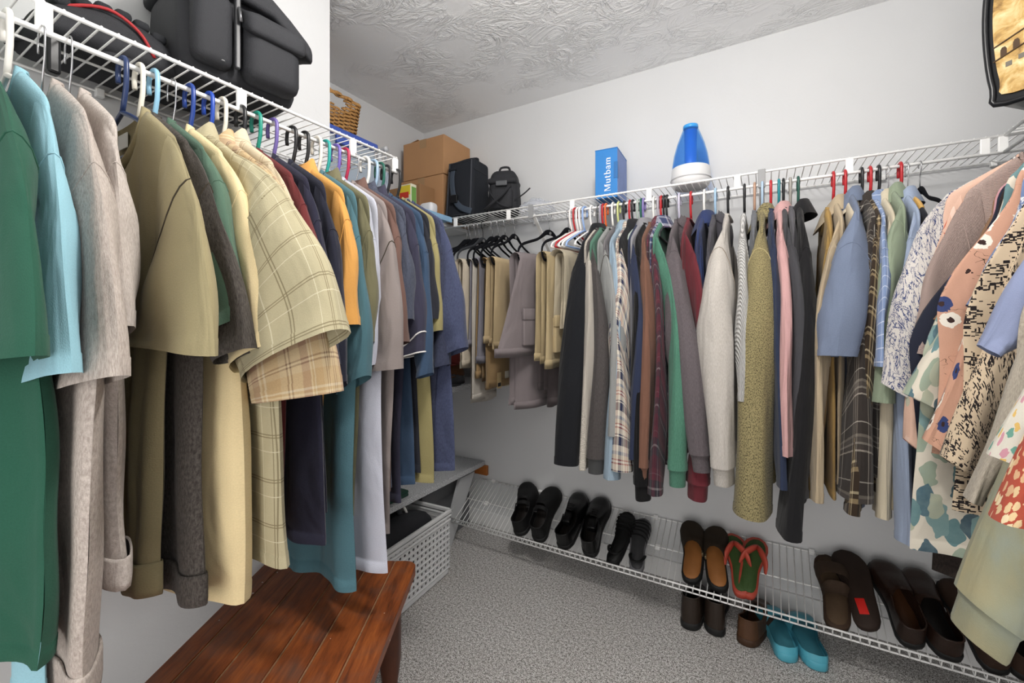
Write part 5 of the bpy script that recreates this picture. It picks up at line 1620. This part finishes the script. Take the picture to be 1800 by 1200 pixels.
# serif lettering, drawn in strokes; word runs upwards
LET = MB()
def st(x, y, w, h):
    LET.box((x, y, 0), (x + w, y + h, .0008))
def arcs(cx, cy, r, a0, a1, t0, t1, sx=1.0):
    n = 12
    pi_ = []; po = []
    for i in range(n + 1):
        f = i / n
        a = R(a0 + (a1 - a0) * f)
        t_ = t0 + (t1 - t0) * math.sin(PI * f)
        po.append((cx + (r) * sx * math.cos(a), cy + r * math.sin(a)))
        pi_.append((cx + (r - t_) * sx * math.cos(a), cy + (r - t_ * .8) * math.sin(a)))
    for i in range(n):
        q = [pi_[i], po[i], po[i + 1], pi_[i + 1]]
        LET.prism(q, .0008)
def word():
    x = 0.0
    # M
    st(x, 0, .16, .03); st(x + .05, 0, .05, .7); st(x, .67, .2, .03)
    st(x + .60, 0, .20, .03); st(x + .63, 0, .13, .7); st(x + .63, .67, .2, .03)
    LET.prism([(x + .06, .7), (x + .22, .7), (x + .44, .02), (x + .37, .02)], .0008)
    LET.prism([(x + .37, .02), (x + .44, .02), (x + .66, .7), (x + .60, .7)], .0008)
    x += .92
    # u
    st(x, .45, .16, .03); st(x + .05, .12, .12, .36); arcs(x + .22, .17, .18, 180, 330, .05, .10, .95); st(x + .36, 0, .12, .48); st(x + .30, .45, .1, .03); st(x + .36, 0, .18, .03)
    x += .62
    # t
    st(x + .06, .10, .12, .54); st(x, .45, .32, .03); arcs(x + .22, .14, .15, 180, 320, .04, .09)
    x += .42
    # b
    st(x + .04, 0, .12, .74); st(x, .71, .1, .03); arcs(x + .26, .24, .25, -150, 150, .05, .12, .95)
    x += .60
    # a
    st(x + .26, 0, .12, .34); arcs(x + .20, .32, .18, 0, 160, .05, .09); arcs(x + .17, .14, .15, 40, 330, .04, .08, 1.0); st(x + .36, 0, .1, .03)
    x += .52
    # m
    for k in range(3):
        st(x + .05 + k * .3, 0, .12, .44); st(x + k * .3, 0, .22, .03)
    st(x, .45, .12, .03)
    for k in range(2):
        arcs(x + .26 + k * .3, .30, .18, 10, 170, .05, .09, .95)
    x += .86
    return x
wl = word()
lt = LET.build('lettering', simple('white_print', '#f2f2f2', .5), mb_)
k_ = .155 / wl
lt.scale = (k_, k_, 1)
lt.rotation_euler = (R(90), R(-90), 0)
lt.location = (.020, -bd_ / 2 - .0001, .03)
# humidifier
hm = thing('humidifier', 'teardrop humidifier with blue translucent tank on the back shelf', 'humidifier', (-.272, 1.965, SHT))
hm.scale = (.9, .9, .93)
MB().lathe([(.070, 0), (.082, .012), (.088, .035), (.086, .06), (.083, .088), (.078, .092)], 40).build('base', simple('white_abs', '#dcdcdd', .35), hm, True)
TANK = film('blue_translucent_tank', '#5fa3e2', .13, .1, '#c9e2fa')
MB().lathe([(.082, .088), (.081, .105), (.074, .15), (.060, .20), (.045, .24), (.034, .266), (.031, .272), (.028, .266), (.038, .24), (.055, .20), (.069, .15), (.077, .105), (.078, .09)], 40, cap=False).build('tank', TANK, hm, True)
MB().lathe([(.026, .09), (.028, .262), (.024, .262), (.022, .09)], 24, cap=False).build('mist_tube', simple('blue_tube', '#2f86dc', .3), hm, True)
MB().lathe([(.031, .268), (.034, .272), (.033, .284), (.024, .288), (.018, .284)], 32).build('nozzle_cap', simple('blue_cap', '#3d9ae0', .3), hm, True)
MB().lathe([(.089, .034), (.0905, .036), (.089, .039)], 40, cap=False).build('seam_ring', simple('grey_seam', '#b5b5b8', .4), hm, True)

# messenger bag (leaning) and camera bag
NAVB = simple('charcoal_nylon', '#26292f', .8, spec=.25, bump=.5, bscale=600)
NAVT = simple('charcoal_trim', '#3a3d44', .7)
WEB = simple('slate_webbing', '#3b4552', .8, bump=.5, bscale=400)
ms = thing('messenger_bag', 'charcoal laptop bag with shoulder strap standing before cardboard boxes', 'bag', (-1.44, 1.972, SHT), (0, 0, R(2)))
mw, md, mh = .18, .185, .32
def soft(c):
    q = c.z / mh
    return (c.x * (1 - .06 * q), c.y * (1 - .12 * q) + .012 * q, c.z + .004 * math.sin(c.x * 22))
MB().rbox((-mw / 2, -md / 2, 0), (mw / 2, md / 2, mh), .022, 3, fn=soft).build('bag_body', NAVB, ms, True)
pp_ = [(-mw / 2 + .012, -md / 2 - .002, .012), (mw / 2 - .012, -md / 2 - .002, .012), (mw / 2 - .018, -md / 2 + .022, mh - .014), (-mw / 2 + .018, -md / 2 + .022, mh - .014)]
MB().tube(smoothpath(pp_ + [pp_[0]], 1)[:-1], .005, 6, closed=True).build('piping', NAVT, ms, True)
MB().rbox((mw / 2 - .012, -md / 2 + .03, mh * .80), (mw / 2 - .002, md / 2 - .03, mh * .815), .003).build('zip', simple('zip_dark', '#111215', .5), ms)
MB().tube(smoothpath([(-.045, -.078, .265), (-.045, -.088, .22), (-.035, -.096, .15), (-.015, -.101, .09), (.03, -.105, .045), (.09, -.10, .02)], 5), .017, 8, ry=.14, up=(1, 0, 0)).build('shoulder_strap', WEB, ms, True)
MB().rbox((-.068, -.088, .262), (-.022, -.066, .276), .003).build('strap_anchor', NAVB, ms)
MB().rbox((-.04, -.112, .075), (.005, -.096, .12), .004, M=None).build('buckle', simple('black_abs', '#141518', .35), ms)
MB().tube(smoothpath([(-.06, .01, mh - .004), (-.05, .012, mh + .022), (.05, .012, mh + .022), (.06, .01, mh - .004)], 5), .008, 8, ry=.5).build('handle', NAVB, ms, True)
cb = thing('camera_bag', 'small black camera bag with dangling straps on the back shelf', 'bag', (-1.205, 1.985, SHT), (0, 0, R(18)))
def soft2(c):
    q = c.z / .235
    return (c.x * (1 - .22 * q * q), c.y * (1 - .3 * q * q), c.z)
MB().rbox((-.085, -.07, 0), (.085, .07, .235), .04, 4, fn=soft2).build('bag_body', BLK, cb, True)
MB().rbox((-.06, -.098, .015), (.06, -.05, .125), .02, 3).build('front_pocket', BLK, cb, True)
MB().rbox((-.078, -.074, .155), (.078, .05, .185), .012, 3).build('lid_band', BLK, cb, True)
MB().rbox((-.03, -.082, .14), (.03, -.066, .166), .004).build('clip', simple('grey_buckle', '#55575b', .35), cb)
for k, p in enumerate(([(-.075, -.075, .17), (-.05, -.115, .09), (.0, -.13, .03), (.05, -.12, .012)], [(.05, -.08, .14), (.02, -.13, .08), (-.04, -.135, .03), (-.08, -.11, .01)], [(.06, -.06, .06), (.12, -.08, .09), (.15, -.07, .12)])):
    MB().tube(smoothpath(p, 5), .009 if k < 2 else .004, 6, ry=.3).build('strap', BLK, cb, True)
MB().tube(smoothpath([(-.03, .0, .232), (-.02, 0, .258), (.02, 0, .258), (.03, 0, .232)], 4), .006, 6).build('handle', BLK, cb, True)
pb = thing('plastic_bag', 'crumpled clear plastic bag beside the camera bag', 'plastic bag', (-1.03, 2.02, SHT))
n1, n2 = 16, 10
rs = np.random.RandomState(4)
V = []
for i in range(n2):
    ph_ = PI * i / (n2 - 1) / 2
    for j in range(n1):
        a = 2 * PI * j / n1
        r_ = 1 + .35 * (rs.rand() - .5)
        V.append((.10 * math.cos(a) * math.cos(ph_) * r_, .08 * math.sin(a) * math.cos(ph_) * r_, .07 * math.sin(ph_) * r_))
me('crumpled_film', V, gridfaces(n2, n1, True), film('clear_film', '#f0f2f6', .3), pb, smooth=False)

# ------------------------------------------------------------------ cardboard boxes in the alcove
CARD = simple('brown_cardboard', '#b58a62', .85, noise=.08, nscale=12)
CARD2 = simple('brown_cardboard_inside', '#8a6a4c', .9)
TAPE = simple('packing_tape', '#a88660', .35)
PT = DECK + .002
def carton(label, loc, rz, w, d, h, flaps=False):
    g = thing('cardboard_box', label, 'box', loc, (0, 0, rz), 'cardboard boxes in the alcove')
    bo_ = MB().rbox((-w / 2, -d / 2, 0), (w / 2, d / 2, h), .003).build('box_body', CARD, g)
    MB().box((-.025, -d / 2 - .0008, h - .05), (.025, -d / 2, h)).build('tape_strip', TAPE, bo_)
    MB().box((-.025, -d / 2, h), (.025, d / 2, h + .0008)).build('tape_strip', TAPE, bo_)
    MB().box((-w / 2 + .002, -.0015, h), (w / 2 - .002, .0015, h + .0006)).build('flap_gap', CARD2, g)
    if flaps:
        for sd in (-1, 1):
            M_ = Matrix.Translation((sd * w * .30, d / 2 - .004 if sd > 0 else -d / 2 + .05, h)) @ Matrix.Rotation(R(10 * sd), 4, 'Y')
            MB().box((-.05, -.045, 0), (.05, .03, .003), M_).build('flap', CARD, g)
    return g
carton('lower brown cardboard box behind the laptop bag', (-1.728, 2.035, PT), 0, .325, .25, .272)
carton('upper brown cardboard box with loose flap', (-1.715, 2.035, PT + .274), R(0), .31, .25, .22, True)
BOXP = simple('small_brown_carton', '#9a7450', .8)
sb = MB().rbox((-1.86, 1.78, PT), (-1.62, 1.90, PT + .19), .003).build('small_carton', BOXP)
tag(sb, 'small brown carton left of the lower cardboard box', 'box', 'cardboard boxes in the alcove')
# storage bin with blue lid and wicker basket on it
bn = thing('storage_bin', 'clear storage bin with blue lid in the alcove', 'bin', (-1.70, 1.235, PT))
BX, BYY, BZ = .15, .165, .225
BINC = film('frosted_plastic', '#c9d3dd', .5)
m = MB()
for a, b in (((-BX, -BYY, 0), (BX, BYY, .003)), ((-BX, -BYY, 0), (-BX + .003, BYY, BZ)), ((BX - .003, -BYY, 0), (BX, BYY, BZ)), ((-BX, -BYY, 0), (BX, -BYY + .003, BZ)), ((-BX, BYY - .003, 0), (BX, BYY, BZ))):
    m.box(a, b)
m.build('bin_walls', BINC, bn)
BLID = simple('blue_lid_plastic', '#3c55a8', .4)
bl_ = MB().rbox((-BX - .012, -BYY - .012, BZ - .005), (BX + .012, BYY + .012, BZ + .028), .006, 2).build('bin_lid', BLID, bn)
MB().rbox((BX + .002, -.05, BZ - .04), (BX + .018, .05, BZ + .01), .004).build('latch', BLID, bl_)
ct = simple('folded_white_things', '#b9bdc6', .8)
cw = MB().rbox((-1.82, 1.10, PT + .006), (-1.585, 1.36, PT + .17), .03, 3).build('linen_stack', ct, smooth=True)
tag(cw, 'pale folded linen inside the blue lidded bin', 'linen')
wk = thing('wicker_basket', 'brown wicker basket with cut out handle on the blue lid', 'basket', (-1.70, 1.215, PT + BZ + .0285))
def m_wick():
    t = NT('woven_water_hyacinth')
    t.val('Roughness', .75)
    v = t.coord('UV')
    f = t.noise(v, 220, 3, .6)
    t.base(t.ramp(f, [(.3, lin('#6b4320')), (.5, lin('#a97b42')), (.7, lin('#cda468'))]))
    return t.m
WICK = m_wick()
wx, wy, wh = .125, .15, .165
rows_ = 21
for r in range(rows_):
    z = .006 + r * (wh - .012) / (rows_ - 1)
    k = .88 + .12 * r / (rows_ - 1)
    npt = 72
    pts = []
    for j in range(npt):
        a = 2 * PI * j / npt
        ca, sa = math.cos(a), math.sin(a)
        q = (abs(ca) ** 5 + abs(sa) ** 5) ** (-1 / 5)
        wv = .0045 * (1 if (j + 2 * (r % 2)) % 4 < 2 else -1)
        x_, y_ = (wx * k * q + wv) * ca, (wy * k * q + wv) * sa
        zz = z
        pts.append((x_, y_, zz, sa > .92 or False, a))
    # hand hole in the two short ends of the upper rows
    seg = [(p[0], p[1], p[2]) for p in pts]
    if rows_ - 8 <= r < rows_ - 2:
        hw_ = .05 * math.sin(PI * (r - rows_ + 8.6) / 7.2)
        run = []; cur = []
        for p in seg + seg[:1]:
            if abs(p[1]) < hw_ and p[0] > 0:
                if len(cur) > 1:
                    run.append(cur)
                cur = []
            else:
                cur.append(p)
        if len(cur) > 1:
            run.append(cur)
        m = MB()
        for c_ in run:
            m.tube(c_, .0050, 6, ry=.8)
        m.build('weave_row', WICK, wk, True)
    else:
        MB().tube(seg, .0052 if r < rows_ - 1 else .008, 6, closed=True, ry=.8).build('weave_row', WICK, wk, True)
MB().rbox((-wx * .86, -wy * .86, 0), (wx * .86, wy * .86, .006), .003).build('basket_base', WICK, wk)
pl = MB().rbox((-.07, -.09, .03), (.07, .09, .14), .03, 3).build('bagged_linen', simple('white_film', '#d9dde0', .3), None, True)
pl.location = (-1.70, 1.215, PT + BZ + .0055); tag(pl, 'white plastic wrapped bundle inside the wicker basket', 'bundle')
# white spray bottle, sprayer, plastic bag, cereal-like package, rounded white tray
sbt = thing('spray_bottle', 'pale grey plastic bottle with curved neck beside the blue lidded bin', 'bottle', (-1.60, 1.475, PT))
MB().lathe([(.035, 0), (.038, .02), (.038, .12), (.03, .16), (.016, .19), (.014, .21)], 20).build('bottle_body', simple('pale_grey_plastic', '#c4c6ca', .35), sbt, True)
MB().tube(smoothpath([(0, 0, .205), (0, 0, .235), (.015, 0, .255), (.05, 0, .258)], 4), .013, 10).build('spray_head', simple('pale_grey_plastic', '#c4c6ca', .35), sbt, True)
MB().tube(smoothpath([(.03, 0, .25), (.045, 0, .225), (.04, 0, .20)], 4), .006, 8).build('trigger', simple('mid_grey_plastic', '#9a9ca0', .4), sbt, True)
pkg = thing('food_packet', 'small yellow and red printed packet in front of cartons', 'packet', (-1.56, 1.62, PT))
MB().rbox((-.045, -.02, 0), (.045, .02, .125), .003).build('packet', simple('packet_cream', '#d8d4bd', .5), pkg)
MB().box((-.04, -.0206, .07), (.04, -.02, .118)).build('printed_panel', simple('packet_yellow', '#d9c23a', .5), pkg)
MB().box((-.03, -.0212, .055), (.03, -.0206, .085)).build('printed_panel', simple('packet_red', '#c0392b', .5), pkg)
MB().box((.045, -.016, .02), (.0456, .016, .11)).build('printed_panel', simple('packet_green', '#6c9a4a', .5), pkg)
wt = thing('white_tray', 'white rounded plastic tray lying beside the lower cardboard box', 'tray', (-1.52, 1.74, PT))
MB().rbox((-.045, -.03, 0), (.04, .03, .058), .018, 4).build('tray_body', simple('white_tray_plastic', '#dcdcdf', .4), wt, True)
fb = thing('plastic_bag', 'clear plastic bag of small parts next to the blue lidded bin', 'plastic bag', (-1.555, 1.435, PT))
V = []
for i in range(n2):
    ph_ = PI * i / (n2 - 1) / 2
    for j in range(n1):
        a = 2 * PI * j / n1
        r_ = 1 + .3 * (rs.rand() - .5)
        V.append((.06 * math.cos(a) * math.cos(ph_) * r_, .032 * math.sin(a) * math.cos(ph_) * r_, .16 * math.sin(ph_) ** .8 * r_))
me('crumpled_film', V, gridfaces(n2, n1, True), film('milky_film', '#cdd6e2', .5), fb, smooth=False)

# ------------------------------------------------------------------ bags on the left shelf
bb = thing('camera_backpack', 'large black bag with flap lid and zipped pockets on the left shelf', 'bag', (-1.235, .605, SHT), (0, 0, R(-6)))
bx_, by_, bh2 = .132, .128, .262
def soft3(c):
    q = c.z / bh2
    return (c.x * (1 - .06 * q) + .01 * math.sin(c.y * 20) * .3, c.y * (1 + .04 * math.sin(q * PI)), c.z + .008 * math.sin(c.y * 11 + 1))
MB().rbox((-bx_, -by_, 0), (bx_, by_, bh2), .035, 3, fn=soft3).build('bag_body', BLK, bb, True)
def lid(c):
    return (c.x, c.y, c.z - .9 * max(0, c.y - .05) ** 1.2 * 1.2 - .35 * max(0, c.x - .06))
MB().rbox((-bx_ - .012, -by_ - .01, bh2 - .02), (bx_ + .022, by_ + .035, bh2 + .03), .016, 3, fn=lid).build('flap_lid', BLK, bb, True)
fp_ = MB().rbox((bx_ - .02, -.015, .02), (bx_ + .05, by_ - .012, bh2 - .07), .028, 3).build('front_pocket', BLK, bb, True)
def pf(c):
    return (c.x, c.y, c.z - .5 * max(0, c.x - bx_))
MB().rbox((bx_ - .02, -.02, bh2 - .115), (bx_ + .062, by_ - .004, bh2 - .06), .018, 3, fn=pf).build('pocket_flap', BLK, fp_, True)
MB().rbox((bx_ - .02, -by_ + .01, .03), (bx_ + .028, -.035, bh2 - .06), .022, 3).build('side_pocket', BLK, bb, True)
for yy in (-.028, -.06):
    zp_ = MB().rbox((bx_ + .012, yy - .006, .04), (bx_ + .026, yy + .006, bh2 - .055), .003).build('zip', simple('zip_grey', '#3a3b3e', .4), bb)
MB().tube([(bx_ + .03, -.028, bh2 - .08), (bx_ + .036, -.026, bh2 - .115)], .004, 6).build('zip_pull', simple('zip_pull', '#6a6b6e', .3, metal=.7), zp_, True)
MB().rbox((bx_ - .03, -by_ - .02, bh2 - .035), (bx_ + .024, -by_ + .03, bh2 - .005), .008).build('buckle', simple('black_abs', '#141518', .35), bb)
MB().rbox((bx_ + .0, -by_ + .028, bh2 - .075), (bx_ + .033, -by_ + .052, bh2 - .02), .003).build('strap', BLK, bb)
MB().tube(smoothpath([(-.05, -.05, bh2 + .028), (-.02, -.05, bh2 + .05), (-.02, .05, bh2 + .05), (-.05, .05, bh2 + .028)], 4), .009, 8, ry=.4).build('handle', BLK, bb, True)
pv = thing('padded_vest', 'black quilted padded pack with red cord lying on the left shelf', 'bag', (-1.285, .385, SHT), (0, 0, R(0)))
n = 0
def soft4(c):
    return (c.x, c.y, c.z * (1 - .45 * abs(c.y / .125) ** 2 - .2 * (c.x / .1) ** 2) )
MB().rbox((-.10, -.13, 0), (.10, .13, .115), .03, 3, fn=soft4).build('pack_body', BLK, pv, True)
QL = simple('grey_black_mesh', '#25272b', .9, bump=.6, bscale=900)
for i in range(7):
    for j in range(4):
        x_, y_ = -.065 + j * .045, -.095 + i * .032
        zz = .115 * (1 - .45 * abs(y_ / .125) ** 2 - .2 * (x_ / .1) ** 2) - .008
        MB().rbox((x_ - .020, y_ - .0145, zz - .004), (x_ + .020, y_ + .0145, zz + .016), .008, 3).build('quilt_pad', QL, pv, True)
MB().tube(smoothpath([(.06, -.13, .03), (.085, -.09, .065), (.10, -.03, .09), (.105, .02, .07), (.10, .05, .03)], 5), .0035, 6).build('red_cord', simple('red_cord', '#a3262a', .6), pv, True)
MB().tube(smoothpath([(.02, -.10, .03), (-.02, -.13, .03), (-.06, -.145, .03), (-.085, -.12, .03)], 5), .022, 8, ry=.25).build('strap', BLK, pv, True)
MB().rbox((.06, -.115, -.075), (.085, -.095, .004), .005).build('dangling_buckle', simple('black_abs', '#141518', .35), pv)
MB().tube(smoothpath([(.08, -.05, .02), (.09, .0, .0), (.08, .05, .012), (.06, .11, .02)], 5), .014, 8, ry=.3).build('strap', BLK, pv, True)
gt = thing('storage_tub', 'pale green translucent storage tub at the near end of left shelf', 'tub', (-1.255, .085, SHT))
GTM = film('pale_green_plastic', '#b9cdbb', .7)
def taper(c):
    return (c.x * (1 + .12 * c.z / .3), c.y * (1 + .12 * c.z / .3), c.z)
MB().rbox((-.105, -.12, 0), (.105, .12, .24), .02, 3, fn=taper).build('tub_body', GTM, gt, True)
MB().rbox((-.125, -.142, .232), (.125, .142, .256), .006).build('tub_lid', simple('pale_green_lid', '#93b49b', .4), gt)

# ------------------------------------------------------------------ printed bag on the right shelf
tb = thing('printed_bag', 'gold printed handbag with black piping on the right shelf', 'handbag', (.655, 1.585, SHT + .002), (0, 0, R(45)))
def m_print():
    t = NT('gold_architecture_print')
    t.val('Roughness', .45)
    v = t.coord('Object')
    g = t.noise(v, 26, 4, .6, .5)
    col = t.ramp(g, [(.3, lin('#7a5a2c')), (.45, lin('#bf9a58')), (.6, lin('#dcc48e')), (.8, lin('#efe3c2'))])
    s = t.n('ShaderNodeSeparateXYZ'); t.l(v, s.inputs[0])
    w = t.noise(t.coord('Object', scale=(1, 5, 5), rot=(R(28), 0, 0)), 9, 2)
    hi = t.math('GREATER_THAN', s.outputs[2], .30)
    streak = t.ramp(w, [(.40, lin('#2f6f86')), (.47, lin('#e9dcbf')), (.55, lin('#b85a34')), (.6, lin('#d8b777'))], 'CONSTANT')
    col = t.mix(t.math('MULTIPLY', hi, .75), col, streak)
    t.base(col)
    return t.m
PRN = m_print()
# panel lies in local y-z, facing -x
hb = [(-.19, .03), (-.16, .004), (.10, .0), (.128, .05), (.142, .18), (.140, .30), (.12, .42), (-.17, .42), (-.20, .2)]
ol_ = smoothpath(hb + [hb[0]], 4)[:-1]
T_ = Matrix(((0, 0, 1, 0), (1, 0, 0, 0), (0, 1, 0, 0), (0, 0, 0, 1)))
BLKL = simple('black_patent_piping', '#16171a', .3)
mm = MB().prism([(a, b) for a, b in ol_], .12, Matrix.Translation((-.06, 0, 0)) @ T_)
autosmooth(mm.build('bag_body', BLKL, tb))
sc_ = [((a + .02) * .90 - .02, .21 + (b - .21) * .90) for a, b in ol_]
MB().prism(sc_, .006, Matrix.Translation((-.065, 0, 0)) @ T_).build('printed_panel', PRN, tb)
MB().tube([(-.062, a, b) for a, b in ol_], .007, 8, closed=True).build('piping', BLKL, tb, True)
# clock-like oval, arcade of small arches as flat print
DKP = simple('print_brown', '#4a3520', .6)
ring = [(-.0655, -.02 + .075 * math.cos(a), .245 + .05 * math.sin(a) + .25 * .075 * math.cos(a) * -1) for a in [2 * PI * k / 28 for k in range(28)]]
MB().tube(ring, .0015, 5, closed=True).build('print_ring', DKP, tb, True)
MB().add([(-.0656, y, z) for _, y, z in ring], [tuple(range(28))]).build('print_dial', simple('print_cream', '#e6d9b4', .5), tb)
MB().tube([(-.0665, -.02, .25), (-.0665, -.03, .285)], .0016, 5).tube([(-.0665, -.02, .25), (-.0665, .02, .245)], .0016, 5).build('print_hands', DKP, tb)
arch = MB()
for k in range(11):
    y_ = .105 - k * .024
    z_ = .125 + (-(y_ - .1)) * .28
    arch.prism([(-.006, 0), (.006, 0), (.006, .018), (.003, .024), (-.003, .024), (-.006, .018)], .001, Matrix.Translation((-.0662, y_, z_)) @ T_)
arch.build('print_arches', DKP, tb)
arch = MB()
for k in range(10):
    y_ = .095 - k * .024
    z_ = .092 + (-(y_ - .1)) * .28
    arch.prism([(-.006, 0), (.006, 0), (.006, .012), (-.006, .012)], .001, Matrix.Translation((-.0662, y_, z_)) @ T_)
arch.build('print_windows', simple('print_grey', '#6f6a60', .6), tb)
MB().tube([(-.0662, .125, .118), (-.0662, -.16, .198)], .002, 5).tube([(-.0662, .125, .155), (-.0662, -.16, .235)], .002, 5).build('print_lines', DKP, tb)
MB().tube(smoothpath([(-.02, -.1, .41), (-.02, -.08, .50), (-.02, .02, .52), (-.02, .06, .41)], 5), .008, 8).build('handle', BLKL, tb, True)
